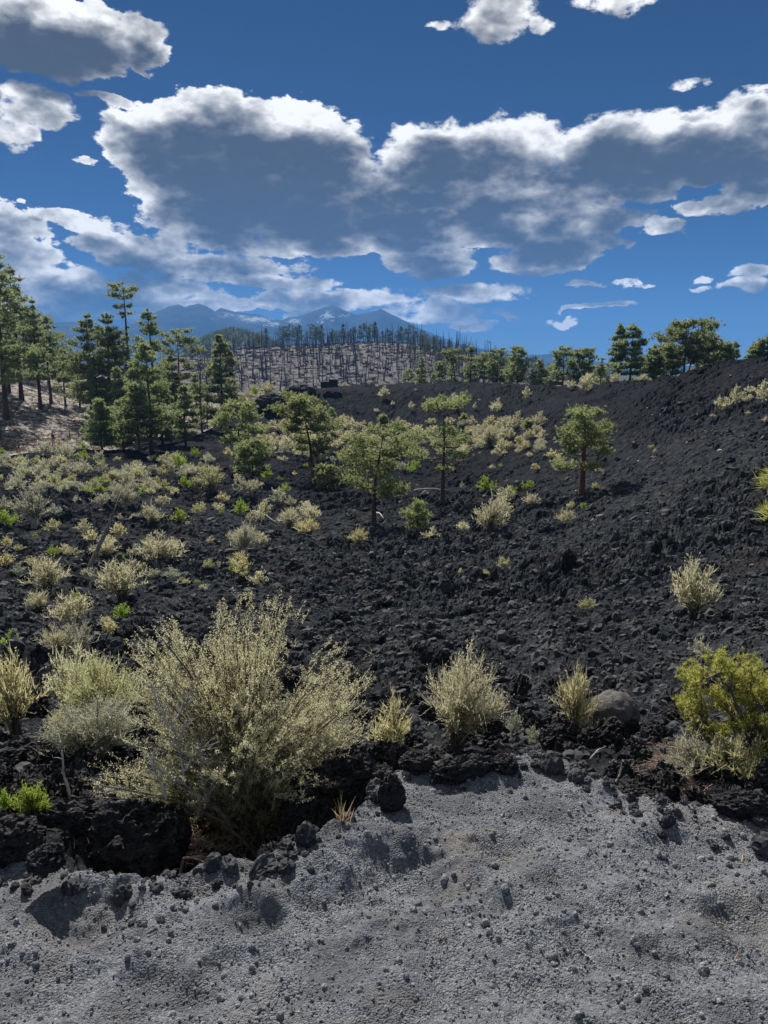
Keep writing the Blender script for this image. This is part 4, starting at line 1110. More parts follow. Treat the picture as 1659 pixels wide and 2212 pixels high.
# ---------------------------------------------------------------- the big bush in front
def big_bush():
    rs = np.random.RandomState(5); D0 = 3.4; DK = D0 / 2.95
    root = at(530, 1845, D0); rz = root.z
    o = thing('feathery_bush', 'huge feathery gold-green bush with dark stems rising from the cinder edge', 'bush', root)
    lobes = [(540, 1390, 95, 105, 3.1, .9), (380, 1440, 105, 95, 3.0, 1.), (520, 1500, 120, 110, 2.95, 1.1), (720, 1470, 75, 75, 3.0, .9), (690, 1580, 105, 90, 2.85, 1.1), (560, 1620, 120, 100, 2.75, 1.1),
             (390, 1590, 110, 90, 2.9, .9), (270, 1690, 95, 45, 2.85, .8), (345, 1480, 60, 60, 3.1, .6), (740, 1560, 50, 90, 2.95, .8), (560, 1310, 45, 40, 3.1, .4), (450, 1690, 110, 80, 2.8, .7), (650, 1700, 60, 60, 2.8, .5), (310, 1530, 50, 60, 3.05, .4), (600, 1330, 50, 50, 3.1, .4), (480, 1370, 60, 50, 3.15, .4)]
    wts = np.array([l[2] * l[3] * l[5] for l in lobes]); wts = wts / wts.sum()
    stems, leaves, dead = Soup(), Soup(), Soup()
    P, Dv, Ls = [], [], []
    n = 950
    for i in range(n):
        cx, cy, rx, ry, dd, _ = lobes[rs.choice(len(lobes), p=wts)]
        q = rs.normal(0, 1, 3); q = q / np.linalg.norm(q) * rs.rand() ** .42
        tip = np.array(at(cx + q[0] * rx, cy + q[1] * ry, dd * DK + q[2] * .48)) - np.array(root)
        r0 = np.array([rs.normal(.01, .085), rs.normal(.02, .07), rs.uniform(-.10, 0)])
        s = np.linspace(0, 1, 7)[:, None]; flat = tip * [1, 1, 0]
        pts = r0 + (tip - r0) * s - flat * (.16 * np.sin(s * pi)) + np.array([0, 0, .05]) * np.sin(s * pi) + np.cumsum(rs.normal(0, .006, (7, 3)), 0) * s
        rr = (.0052 if i % 11 else .012) * (1 - .82 * s[:, 0])
        if i % 8 == 0 or i % 11 == 0: stems.tube(pts, rr, 4 if i % 11 else 6)
        else: stems.tube(pts[3:], rr[3:], 3)
        m = rs.randint(9, 15); u = rs.uniform(.30, 1.0, m)
        b = np.stack([np.interp(u, s[:, 0], pts[:, c]) for c in range(3)], -1)
        d = unit(unit(pts[-1] - pts[-3]) * .6 + [0, 0, .5] + rs.normal(0, .55, (m, 3))); L = rs.uniform(.025, .085, m)
        P.append(b); Dv.append(d); Ls.append(L)
        P.append(pts[-1][None]); Dv.append(unit(pts[-1] - pts[-2] + rs.normal(0, .02, 3))[None]); Ls.append(np.array([rs.uniform(.03, .09)]))
    P = np.concatenate(P); Dv = np.concatenate(Dv); Ls = np.concatenate(Ls); E = P + Dv * Ls[:, None]
    keep = (P[:, 2] > .10) | (rs.rand(len(P)) < .25); P, Dv, Ls, E = P[keep], Dv[keep], Ls[keep], E[keep]
    tw = Soup(); tw.blades(P, E, .0026, rs)
    nl = 20; k = np.repeat(np.arange(len(P)), nl); q = rs.uniform(.1, 1.05, len(k))[:, None]
    b = P[k] + (E[k] - P[k]) * q + rs.normal(0, .005, (len(k), 3)); d = unit(Dv[k] * .6 + rs.normal(0, .8, (len(k), 3)))
    leaves.diamonds(b, b + d * rs.uniform(.005, .0115, len(k))[:, None], .0042, rs)
    # the grey dead limbs in front
    for (x0, y0, x1, y1, d0, d1) in ((520, 1790, 395, 1690, 2.85, 2.65), (395, 1690, 372, 1540, 2.65, 2.68), (395, 1690, 330, 1660, 2.65, 2.62), (372, 1600, 350, 1510, 2.66, 2.7), (440, 1730, 420, 1640, 2.72, 2.62), (372, 1560, 400, 1490, 2.68, 2.72),
                                     (395, 1660, 440, 1600, 2.64, 2.6), (372, 1620, 410, 1560, 2.66, 2.64), (360, 1720, 330, 1640, 2.62, 2.6), (440, 1740, 470, 1650, 2.7, 2.62)):
        a = np.array(at(x0, y0, d0 * DK)) - np.array(root); c = np.array(at(x1, y1, d1 * DK)) - np.array(root); s = np.linspace(0, 1, 6)[:, None]
        pts = a + (c - a) * s + np.cumsum(rs.normal(0, .008, (6, 3)), 0); dead.tube(pts, .0048 * (1 - .7 * s[:, 0]) + .0012, 5)
        for j in range(26):
            u = rs.uniform(.2, 1); p0 = np.array([np.interp(u, s[:, 0], pts[:, c2]) for c2 in range(3)]); dr = unit((c - a) * .8 + rs.normal(0, .06, 3)) * rs.uniform(.04, .13)
            dead.tube([p0, p0 + dr * .5 + rs.normal(0, .006, 3), p0 + dr], [.0017, .0012, .0005], 3)
    link('stems', stems.mesh('stems', M['twig'], True), o); link('twigs', tw.mesh('twigs', M['gold']), o); link('foliage', leaves.mesh('foliage', M['bushleaf']), o)
    link('dead_limbs', dead.mesh('dead_limbs', M['greytwig'], True), o, label='bare grey dead limbs')
M['bushleaf'] = material('bushleaf', b_leaf((.26, .245, .145), (.54, .505, .325), (.69, .655, .42), .57))
big_bush()


# the yellow-green tree at the right edge
def yellow_tree():
    rs = np.random.RandomState(9); D0 = 4.15
    root = at(1640, 1690, D0); root.z -= .05
    o = thing('pinyon_tree', 'low yellow-green needled tree with twisted dark limbs, cut by the frame', 'tree', root); mark('the yellow tree', 1560, 1640)
    lobes = [(1550, 1432, 62, 26, 1.), (1490, 1462, 42, 26, .8), (1600, 1448, 52, 30, 1.), (1640, 1490, 50, 34, 1.), (1500, 1520, 44, 22, .7), (1560, 1500, 52, 28, .8), (1690, 1470, 60, 44, 1.), (1610, 1560, 60, 26, .7), (1680, 1560, 60, 36, .9), (1535, 1570, 44, 18, .5), (1740, 1520, 60, 60, .9), (1670, 1620, 50, 26, .5)]
    wts = np.array([l[2] * l[3] * l[4] for l in lobes]); wts /= wts.sum()
    limb, cr = Soup(), Soup(); P = []; A = []
    trunk = Soup(); tp = np.array([[0, 0, -.08], [-.02, 0, .03], [-.06, .02, .10], [-.03, .03, .2], [.02, .05, .33]]); trunk.tube(tp, [.034, .03, .026, .02, .012], 8)
    def wobble(p0, p1, sag, k=7):
        s_ = np.linspace(0, 1, k)[:, None]; return p0 + (p1 - p0) * s_ + np.array([0, 0, -sag]) * np.sin(s_ * pi) + np.cumsum(rs.normal(0, .011, (k, 3)), 0) * np.sin(s_ * pi) ** .5
    for li_, (cx, cy, rx, ry, wt) in enumerate(lobes):
        c0 = np.array(at(cx, cy + ry * .9, D0 + rs.uniform(-.12, .3))) - np.array(root)
        main = wobble(tp[rs.randint(2, 5)], c0, .10); limb.tube(main, np.linspace(.015, .006, 7), 6)
        for i in range(int(18 * wt)):
            q = rs.normal(0, 1, 3); q = q / np.linalg.norm(q) * rs.rand() ** .4
            tip = np.array(at(cx + q[0] * rx, cy + q[1] * ry * .9, D0 + .08 + q[2] * .3)) - np.array(root)
            pts = wobble(main[rs.randint(4, 7)], tip, .015, 5); limb.tube(pts, np.linspace(.0048, .0014, 5), 4)
            m = 13; u = 1.03 - .34 * rs.rand(m) ** 1.6; b = np.stack([np.interp(u, np.linspace(0, 1, 5), pts[:, c]) for c in range(3)], -1) + rs.normal(0, .014, (m, 3))
            P.append(b); A.append(np.tile(unit(pts[-1] - pts[-2]) * .5 + [0, 0, .8], (m, 1)))
    P = np.concatenate(P); A = unit(np.concatenate(A)); bl = 16; B = np.repeat(P, bl, 0); Dv = unit(np.repeat(A, bl, 0) * .8 + rs.normal(0, .6, (len(B), 3)))
    cr.blades(B, B + Dv * rs.uniform(.015, .034, len(B))[:, None], .0045, rs)
    for i in range(26):          # bare grey twigs at the lower left
        p0 = np.array(at(rs.uniform(1500, 1580), rs.uniform(1580, 1640), D0 - rs.uniform(0, .2))) - np.array(root); d = unit(np.array([-1, -.2, .1]) + rs.normal(0, .4, 3)) * rs.uniform(.05, .16)
        limb.tube([p0, p0 + d * .5 + rs.normal(0, .008, 3), p0 + d], [.003, .002, .0008], 3)
    link('trunk', trunk.mesh('trunk', M['twig'], True), o); link('limbs', limb.mesh('limbs', M['twig'], True), o); link('crown', cr.mesh('crown', M['needle_yellow']), o)
yellow_tree()


# a young pine standing just outside the frame on the right, its branch tips reaching in
def edge_pine():
    rs = np.random.RandomState(4); x, y, z, d = on_ground(1790, 1420); p = Vector((x, y, z)); H = (1420 - 960) / F0 * d
    o = thing('young_pine', 'young pine whose bright needle tips reach in at the frame edge', 'tree', p)
    tr, li, cr = pine_shapes(17, H, H * .2, 1.1 * d * 160 / F0, 'cone', n=130, needle=.17, bl=26, bw=.03)
    for px, py in ((1662, 1045), (1690, 1060), (1664, 1108), (1700, 1120), (1672, 1030), (1720, 1080)):
        c = np.array(at(px, py, d)) - np.array(p); li.tube([[0, 0, c[2] - .25], c * .6 + [0, 0, -.05], c], [.014, .010, .006], 5)
        B = np.tile(c, (110, 1)) + rs.normal(0, .045, (110, 3)); D = unit(np.array([-.5, 0, .5]) + rs.normal(0, .6, (110, 3))); cr.blades(B, B + D * rs.uniform(.12, .22, 110)[:, None], .012, rs)
    link('trunk', tr.mesh('trunk', M['bark'], True), o); link('limbs', li.mesh('limbs', M['bark'], True), o); link('crown', cr.mesh('crown', M['needle_yellow']), o)
edge_pine()

# ---------------------------------------------------------------- rocks and cinders
def ico(sub):
    p = (1 + 5 ** .5) / 2
    v = np.array([[-1, p, 0], [1, p, 0], [-1, -p, 0], [1, -p, 0], [0, -1, p], [0, 1, p], [0, -1, -p], [0, 1, -p], [p, 0, -1], [p, 0, 1], [-p, 0, -1], [-p, 0, 1]], float); v /= np.linalg.norm(v[0])
    f = np.array([[0, 11, 5], [0, 5, 1], [0, 1, 7], [0, 7, 10], [0, 10, 11], [1, 5, 9], [5, 11, 4], [11, 10, 2], [10, 7, 6], [7, 1, 8], [3, 9, 4], [3, 4, 2], [3, 2, 6], [3, 6, 8], [3, 8, 9], [4, 9, 5], [2, 4, 11], [6, 2, 10], [8, 6, 7], [9, 8, 1]])
    for _ in range(sub):
        vs = [tuple(q) for q in v]; mid = {}; nf = []
        def mp(a, b):
            k_ = (min(a, b), max(a, b))
            if k_ not in mid:
                q = v[a] + v[b]; q = q / np.linalg.norm(q); mid[k_] = len(vs); vs.append(tuple(q))
            return mid[k_]
        for a, b, c in f:
            x, y, z = mp(a, b), mp(b, c), mp(c, a); nf += [[a, x, z], [b, y, x], [c, z, y], [x, y, z]]
        v = np.array(vs); f = np.array(nf)
    return v, f


ICO = [ico(i) for i in range(6)]


def lump(sub, seed, size, rough=.35, freq=1.6, octs=4, flat=1.0, sharp=.5):
    v, f = ICO[sub]; q = v * 1.0; r = np.ones(len(v)); a = rough; fr = freq
    for o in range(octs):
        n = gnoise(q[:, 0] * fr + seed * 3.7, q[:, 1] * fr + o * 9.1, q[:, 2] * fr - seed)
        r += a * ((1 - sharp) * n + sharp * (.6 - 1.6 * np.abs(n))); a *= .55; fr *= 2.05
    return v * r[:, None] * np.asarray(size) * [1, 1, flat], f


rs = np.random.RandomState(33)
# clinker: the 300 clods that show largest are pieces of the lava field, the rest one mass
clods = [mesh_np('lava_clod', *lump(3, 70 + i, (1, 1, 1), .75, 2.3, 5, .7, .75), M['rock'], smooth=False) for i in range(8)]
n_all = 9000
u = rs.rand(n_all); cd_ = np.exp(log(3.4) + (log(75) - log(3.4)) * u ** .85); ca = rs.uniform(R(-31), R(31), n_all)
cs = .30 * np.exp(rs.normal(0, .40, n_all)) * (.052 * np.maximum(cd_, 5.5) ** .52)
X = np.sin(ca) * cd_; Y = np.cos(ca) * cd_
e_ = np.interp(ca, EA, ED); ok = (cd_ > e_ + .35) & (hill_mask(ca, cd_) < .1)
X, Y, cs, cd_ = X[ok], Y[ok], cs[ok], cd_[ok]; Z = ground_z(X, Y) + cs * .05
order = np.argsort(-(cs / cd_)); big, rest = order[:300], order[300:]
for i in big:
    o = link('lava_clod', clods[i % 8], lava_field, (X[i], Y[i], Z[i])); k_ = cs[i]
    o.scale = (k_ * rs.uniform(.8, 1.3), k_ * rs.uniform(.8, 1.2), k_ * rs.uniform(.7, 1.15)); o.rotation_euler = tuple(rs.uniform(0, 6.28, 3))


def scatter(name, shapes, X, Y, Z, sz, mat, parent=None):
    vs, fs, n = [], [], 0
    for j, (v, f) in enumerate(shapes):
        idx = np.arange(j, len(X), len(shapes)); m = len(idx)
        a = rs.uniform(0, 2 * pi, m); b = rs.uniform(0, 2 * pi, m); ca_, sa_, cb, sb = np.cos(a), np.sin(a), np.cos(b), np.sin(b)
        Rz = np.zeros((m, 3, 3)); Rz[:, 0, 0] = ca_; Rz[:, 0, 1] = -sa_; Rz[:, 1, 0] = sa_; Rz[:, 1, 1] = ca_; Rz[:, 2, 2] = 1
        Rx = np.zeros((m, 3, 3)); Rx[:, 0, 0] = 1; Rx[:, 1, 1] = cb; Rx[:, 1, 2] = -sb; Rx[:, 2, 1] = sb; Rx[:, 2, 2] = cb
        Rm = Rz @ Rx; sc = sz[idx][:, None] * rs.uniform(.7, 1.3, (m, 3))
        p = np.einsum('mij,mkj->mki', Rm, v[None] * sc[:, None]) + np.stack([X[idx], Y[idx], Z[idx]], -1)[:, None]
        vs.append(p.reshape(-1, 3)); fs.append((f[None] + (np.arange(m) * len(v))[:, None, None]).reshape(-1, 3) + n); n += m * len(v)
    return link(name, mesh_np(name, np.concatenate(vs), np.concatenate(fs), mat), parent, kind='stuff')


scatter('clinker', [lump(1, 90 + i, (1, 1, 1), .95, 3.1, 2, .7, .3) for i in range(9)], X[rest][:4600], Y[rest][:4600], Z[rest][:4600], cs[rest][:4600] * .85, M['clinker'], lava_field)

# loose cinders on the bank
n_c = 52000
ca = rs.uniform(R(-33), R(33), n_c); u = rs.rand(n_c); cdx = np.sqrt(1.45 ** 2 + (3.75 ** 2 - 1.45 ** 2) * u)
e_ = np.interp(ca, EA, ED); X = np.sin(ca) * cdx; Y = np.cos(ca) * cdx
cl = .5 + .5 * gnoise(X * 2.2, Y * 2.2) + .25 * gnoise(X * 6, Y * 6)
ok = (cdx < e_ + .12 + .3 * rs.rand(n_c) ** 3) & (rs.rand(n_c) < np.clip(cl * cl * 1.3, .3, 1)); X, Y, cdx = X[ok], Y[ok], cdx[ok]
cs = .0027 * np.exp(rs.normal(0, .48, len(X))); cs = np.minimum(cs, .016); Z = np.maximum(fg_z(X, Y), ground_z(X, Y)) + cs * .35
order = np.argsort(-cs); big, rest = order[:300], order[300:]
pebbles = [mesh_np('cinder_stone', *lump(2, 30 + i, (1, 1, 1), .3, 1.6, 3, .85, .4), M['gravel']) for i in range(6)]
for i in big:
    k_ = cs[i] * rs.uniform(.9, 1.35); o = link('cinder_stone', pebbles[i % 6], cinder_bank, (X[i], Y[i], Z[i])); o.scale = (k_, k_ * rs.uniform(.8, 1.2), k_ * .9); o.rotation_euler = tuple(rs.uniform(0, 6.28, 3))
ne = 420; ea_ = rs.uniform(R(-31), R(31), ne); ed_ = np.interp(ea_, EA, ED) + rs.normal(0, .11, ne); ex, ey = np.sin(ea_) * ed_, np.cos(ea_) * ed_; es = .011 * np.exp(rs.normal(0, .55, ne))
scatter('rim_clinker', [lump(2, 130 + i, (1, 1, 1), .6, 2.3, 3, .75, .6) for i in range(6)], ex, ey, np.maximum(fg_z(ex, ey), ground_z(ex, ey)) + es * .2, es, M['clinker'], cinder_bank)
scatter('loose_cinders', [lump(0, 50 + i, (1, 1, 1), .3, 1.6, 2, .8, .4) for i in range(6)], X[rest], Y[rest], Z[rest], cs[rest], M['gravel'], cinder_bank)


def rock(name, px, py, d, size, seed, label, mat='rock', sub=4, rough=.3, sink=.0, rot=(0, 0, 0), cat='rock', landmark=None, **kw):
    if mat == 'rock' and size[0] < .4: rough *= 1.35; kw['freq'] = 1.9; kw['octs'] = 7; kw['sharp'] = .75
    p = at(px, py, d); p.z -= sink
    boxy = kw.pop('boxy', 0)
    v, f = lump(sub, seed, size, rough, **kw)
    if boxy: m_ = np.abs(v / size).max(1, keepdims=True); v = v * (1 - boxy + boxy * np.linalg.norm(v / size, axis=1, keepdims=True) / m_ * .8)
    o = link(name, mesh_np(name, v, f, M[mat], smooth=(mat == 'boulder')), None, p, label=label, category=cat); o.rotation_euler = tuple(R(q) for q in rot)
    if landmark: mark(landmark, px, py)
    return o


_b = on_ground(1325, 1596)
rock('boulder', 1325, 1553, _b[3] - .15, (.031 * _b[3], .029 * _b[3], .030 * _b[3]), 3, 'rounded grey-brown boulder sitting on the clinker beside the gold upright shrub', 'boulder', sink=-.045, rough=.13, freq=1.3, octs=6, sharp=.2, flat=.92)
rock('lava_outcrop', 752, 1712, 3.22, (.185, .14, .19), 12, 'large black lava outcrop with a shaded hollow face at the edge of the cinder bank', rough=.30, freq=1.5, octs=6, sharp=.6, landmark='the black rim outcrop', sink=.03)
rock('lava_outcrop', 664, 1765, 3.1, (.10, .10, .12), 15, 'smaller craggy lava lump at the low end of the big outcrop', rough=.36, freq=1.6, octs=6, sharp=.6)
rock('lava_rock', 846, 1722, on_bank(846, 1752)[3] + .02, (.045, .04, .075), 17, 'upright pitted lava rock sunk in the cinders right of the big outcrop', rough=.3, freq=1.7, octs=6, sharp=.6)
rock('lava_rock', 1092, 1652, on_bank(1092, 1664)[3], (.045, .05, .035), 19, 'dark knob of lava on the crown of the cinder bank', rough=.36, freq=1.8, octs=6, sharp=.6)
rock('lava_ledge', 1000, 1660, on_bank(1000, 1672)[3], (.12, .05, .045), 23, 'long low lava ledge breaking the crown of the cinder bank', rough=.36, freq=1.7, octs=6, sharp=.6, rot=(0, 0, 24))
rock('lava_rock', 900, 1645, on_bank(900, 1664)[3], (.06, .05, .035), 27, 'flat craggy lava piece beside the golden sprig', rough=.36, freq=1.7, octs=6, sharp=.6)
rock('lava_rock', 1350, 1722, 3.2, (.065, .05, .04), 29, 'jagged lava piece where the bank dips to the litter patch', rough=.4, freq=1.7, octs=6, sharp=.6)
rock('lava_rock', 1418, 1738, 3.15, (.045, .04, .04), 31, 'blocky lava piece nearest the tan needle litter', rough=.4, freq=1.7, octs=6, sharp=.6)
rock('lava_rock', 1610, 1738, 3.15, (.10, .05, .04), 34, 'long lava hump at the frame edge beneath the yellow tree', rough=.36, freq=1.7, octs=6, sharp=.6)
rock('gully_wall', 130, 1805, 3.36, (.28, .12, .13), 37, 'black overhanging lava wall of the gully, in deep shade', rough=.34, freq=1.6, octs=6, sharp=.6, landmark='the shaded gully wall')
rock('gully_wall', 300, 1812, 3.15, (.17, .13, .14), 39, 'rusty-topped lava block closing the gully near the bush', rough=.34, freq=1.6, octs=6, sharp=.6)
rock('lava_rock', 20, 1815, 2.95, (.10, .08, .07), 43, 'crusty lava lump at the frame edge before the gully', rough=.38, freq=1.8, octs=6, sharp=.6)
rock('lava_rock', 100, 1855, 2.62, (.05, .05, .035), 44, 'small crusty lava lump on the gully brink', rough=.38, freq=1.8, octs=6, sharp=.6)
rock('lava_rock', 590, 1850, 2.6, (.05, .05, .035), 45, 'reddish lava lump at the foot of the big bush', rough=.36, freq=1.8, octs=6, sharp=.6)
rock('lava_slab', 1305, 1095, 50, (1.15, .5, .55), 46, 'tilted broken lava slab on the slope near the red-trunked pine', sub=4, rough=.26, freq=1.2, octs=4, sharp=.5, rot=(0, 8, 20))
rock('lava_block', 720, 828, 170.5, (1.15, .9, 1.0), 47, 'square lava block standing up on the dark ridge crest', sub=4, rough=.16, freq=1.6, octs=4, sharp=.5, boxy=.9)
rock('lava_block', 702, 831, 170.5, (1.1, .9, .75), 48, 'lower lava block leaning on the square one on the ridge crest', sub=4, rough=.2, freq=1.6, octs=4, sharp=.5, boxy=.8)
rock('lava_crag', 590, 875, 163, (3.4, 3, 2.2), 49, 'black crag forming the steep end of the dark lava ridge', sub=4, rough=.34, freq=1.5, octs=5, sharp=.6)
rock('lava_crag', 650, 850, 168, (3.0, 2.6, 1.7), 50, 'black crag stepping up onto the dark lava ridge', sub=4, rough=.34, freq=1.5, octs=5, sharp=.6)
for i, (x, y, w) in enumerate(((730, 765, 12), (840, 785, 16), (885, 772, 9), (925, 743, 12), (985, 685, 10), (955, 632, 9), (800, 695, 8), (1190, 815, 14), (1380, 845, 26), (1040, 945, 9), (905, 932, 16), (955, 1258, 14), (745, 1127, 20), (540, 1133, 12), (1290, 757, 9), (1440, 430, 9))):
    px, py = r3(x, y); gx, gy, gz, d = on_ground(px, py); k_ = w * .3717 / F0 * d * .55
    v, f = lump(2, 200 + i, (k_, k_ * .6, k_ * .45), .3, 1.5, 2); z = float(ground_z(gx, gy)[0])
    o = link('pale_stone', mesh_np('pale_stone', v, f, M['palestone']), None, (gx, gy, z + k_ * .25), label='pale stone', category='rock', group='pale stones on the lava'); o.rotation_euler = (rs.uniform(-.4, .4), rs.uniform(-.4, .4), rs.uniform(0, 3))
    name_by_place(o, 'pale stone', px, py)


# ---------------------------------------------------------------- dead wood
def log_thing(name, pts, r, label, mat='palewood', cat='log', twigs=0, seed=1, sides=7, landmark=None):
    rs_ = np.random.RandomState(seed); p0 = Vector(pts[0]); q = np.array([np.array(p) - np.array(p0) for p in pts]); s = Soup()
    t0 = np.linspace(0, 1, len(q)); t1 = np.linspace(0, 1, max(8, 3 * len(q))); P = np.stack([np.interp(t1, t0, q[:, c]) for c in range(3)], -1); L = np.linalg.norm(q[-1] - q[0])
    P += np.cumsum(rs_.normal(0, .004 * L, P.shape), 0) * np.sin(t1 * pi)[:, None]
    rr = r * (1 - .72 * t1) * (1 + .12 * rs_.normal(size=len(t1)))
    s.tube(np.r_[P[:1] - 1e-3 * (P[1:2] - P[:1]), P, P[-1:] + 1e-3], np.r_[1e-4, rr, 1e-4], sides)
    o = link(name, s.mesh(name, M[mat], True), None, p0, label=label, category=cat)
    for i in range(twigs):
        u = rs_.uniform(.3, .97); b = np.array([np.interp(u, t1, P[:, c]) for c in range(3)]); d = unit(unit(q[-1] - q[0]) * .5 + rs_.normal(0, .6, 3)) * L * rs_.uniform(.08, .22)
        k2 = Soup(); v = np.linspace(0, 1, 5)[:, None]; k2.tube(b + d * v + rs_.normal(0, .01 * L, (5, 3)) * v, r * .32 * (1 - .8 * v[:, 0]), 4)
        link('branch', k2.mesh('branch', M[mat], True), o)
    if landmark: mark(landmark, *to_pix(p0))
    return o


def gp(px, py, up=0.0, dmin=2.9):
    x, y, z, d = on_ground(px, py, dmin); return np.array([x, y, float(ground_z(x, y)[0]) + up])


base = gp(185, 1252); dB = hypot(base[0], base[1])
tipx = np.array(at(262, 1062, dB * 1.02)); k1 = np.array(at(226, 1155, dB * 1.01))
log_thing('dead_tree', [base - [0, 0, .15], k1, tipx], .085, 'grey weathered dead trunk leaning steeply out of the lava', 'greywood', 'dead tree', 6, 3, landmark='the leaning dead trunk')
for nm, a, b, r, lab in (('fallen_log', r5(1105, 580), r5(1305, 578), .075, 'long white bleached log lying behind the flat-layered pine'), ('fallen_log', r5(145, 700), r5(292, 772), .06, 'grey-white log slanting down between dry shrubs'),
                         ('fallen_log', r5(282, 358), r5(385, 372), .10, 'pale log lying in the shrub flat near the umbrella-crowned pine'), ('fallen_log', r3(635, 1278), r3(702, 1272), .09, 'short white log in front of the tilted lava slab'),
                         ('fallen_log', r4(510, 722), r4(645, 716), .05, 'thin white stick behind the leaning dead trunk'), ('fallen_log', r5(880, 735), r5(925, 770), .08, 'grey stump piece by the foot of the ragged pine'),
                         ('fallen_log', r2(690, 775), r2(745, 790), .11, 'small pale log below the umbrella-crowned pine crown')):
    A_, B_ = gp(*a), gp(*b); m = np.maximum(A_[2], B_[2]) + r * .6; A_[2] += r * .7; B_[2] += r * .7
    log_thing(nm, [A_, (A_ + B_) / 2 + [0, 0, .1], B_], r, lab, 'palewood', 'log', 2, 5)
log_thing('fallen_log', [np.array(on_bank(330, 1875)[:3]) + [0, 0, .02], np.array(at(400, 1866, 2.66)), np.array(at(470, 1856, 2.72))], .010, 'brown weathered log at the root of the big bush', 'brownwood', 'log', 2, 6)
log_thing('dead_branch', [at(150, 1790, 3.38), at(150, 1712, 3.4), at(140, 1682, 3.4), at(134, 1620, 3.42)], .009, 'pale bare forked branch standing up behind the gully', 'greytwig', 'branch', 6, 8)
for i in range(7):
    a = at(255 + i * 10, 1760, 3.3 - .02 * i); b = at(225 + rs.uniform(-30, 100), 1700 + rs.uniform(-10, 40), 3.35)
    log_thing('twig', [a, (np.array(a) + np.array(b)) / 2 + rs.normal(0, .01, 3), b], .0032, ['bare grey twig in the dry tangle by the gully, ' + w for w in ('lowest', 'second lowest', 'most bent', 'middle', 'finest', 'second highest', 'highest')][i], 'greytwig', 'twig', 4, 20 + i, 4)
log_thing('dead_branch', [at(1330, 1690, 3.75), at(1340, 1672, 3.76), at(1345, 1640, 3.78)], .006, 'white forked stick upright in the clinker below the boulder', 'palewood', 'branch', 4, 31)
log_thing('dead_branch', [at(1275, 1640, 4.2), at(1290, 1622, 4.25), at(1310, 1612, 4.3)], .006, 'white crooked twig lying below the boulder', 'palewood', 'branch', 4, 32)
for i, (a, b, lab) in enumerate((((1300, 1762), (1366, 1760), 'pale straw lying across the middle of the cinder bank'), ((1552, 1995), (1580, 2012), 'pale straw on the trodden cinders, farther of two'), ((1585, 2080), (1596, 2058), 'pale wood splinter on the trodden cinders at the frame edge'),
                                 ((1602, 1865), (1606, 1848), 'short pale straw standing near the frame edge'), ((600, 1885), (606, 1862), 'thin reddish straw below the big bush'), ((1055, 1795), (1085, 1803), 'short straw beside the upper small hollow'), ((950, 2030), (960, 2024), 'tiny straw by the boot print'))):
    pa, pb = np.array(on_bank(*a)[:3]) + [0, 0, .004], np.array(on_bank(*b)[:3]) + [0, 0, .008]
    log_thing('straw', [pa, (pa + pb) / 2 + [0, 0, .004], pb], .0022, lab, 'straw', 'straw', 0, 40 + i, 4)
tuft = Soup(); c0 = np.array(on_bank(738, 1775)[:3]); n = 26
Dv = unit(np.array([.05, -.1, .9]) + rs.normal(0, .38, (n, 3))); tuft.diamonds(np.tile(c0, (n, 1)) + rs.normal(0, .012, (n, 3)), c0 + Dv * rs.uniform(.05, .13, n)[:, None], .0035, rs)
link('dry_grass_tuft', tuft.mesh('dry_grass_tuft', M['straw']), None, None, label='tuft of dry orange straw in front of the black rim outcrop', category='grass tuft')
lit = Soup(); n = 6500; q_ = rs.normal(0, .5, (n, 2)); B = np.array([on_ground(1482 + 95 * a_, 1668 + 42 * b_, 3.0)[:3] for a_, b_ in q_])
B[:, 2] = ground_z(B[:, 0], B[:, 1]) + .004 + .02 * rs.rand(n) ** 2
Dv = rs.normal(0, 1, (n, 3)) * [1, 1, .22]; lit.blades(B, B + unit(Dv) * rs.uniform(.02, .055, n)[:, None], .0045, rs)
link('needle_litter', lit.mesh('needle_litter', M['litter']), kind='stuff')
lit = Soup(); n = 1900; q_ = rs.normal(0, .5, (n, 2)); B = np.array([on_ground(455 + 180 * a_, 1835 + 44 * b_, 2.75)[:3] for a_, b_ in q_])
B[:, 2] = ground_z(B[:, 0], B[:, 1]) + .01 + .03 * rs.rand(n) ** 2
Dv = rs.normal(0, 1, (n, 3)) * [1, 1, .3]; lit.blades(B, B + unit(Dv) * rs.uniform(.02, .06, n)[:, None], .005, rs)
link('twig_litter', lit.mesh('twig_litter', M['litter']), kind='stuff')


# ---------------------------------------------------------------- fence, platform, people
def fence(posts, label, d0):
    P = [Vector(gp(x, y)) for x, y, d in posts]
    o = thing('rail_fence', label, 'fence', P[0]); n = len(P)
    hts = 1.15
    for i, p in enumerate(P):
        s = Soup(); q = np.array(p - P[0]); s.tube([q + [0, 0, -.4], q + [0, 0, hts * .98], q + [0, 0, hts], q + [.0, 0, hts + .01]], [.10, .095, .08, .001], 7); link('post', s.mesh('post', M['railwood']), o)
        if i < n - 1:
            r_ = np.array(P[i + 1] - P[0])
            for h in (.5, .98):
                s = Soup(); s.tube([q + [0, .05, h], (q + r_) / 2 + [0, .05, h - .02], r_ + [0, .05, h]], [.055, .07, .055], 6); link('rail', s.mesh('rail', M['railwood'], True), o)
    return o


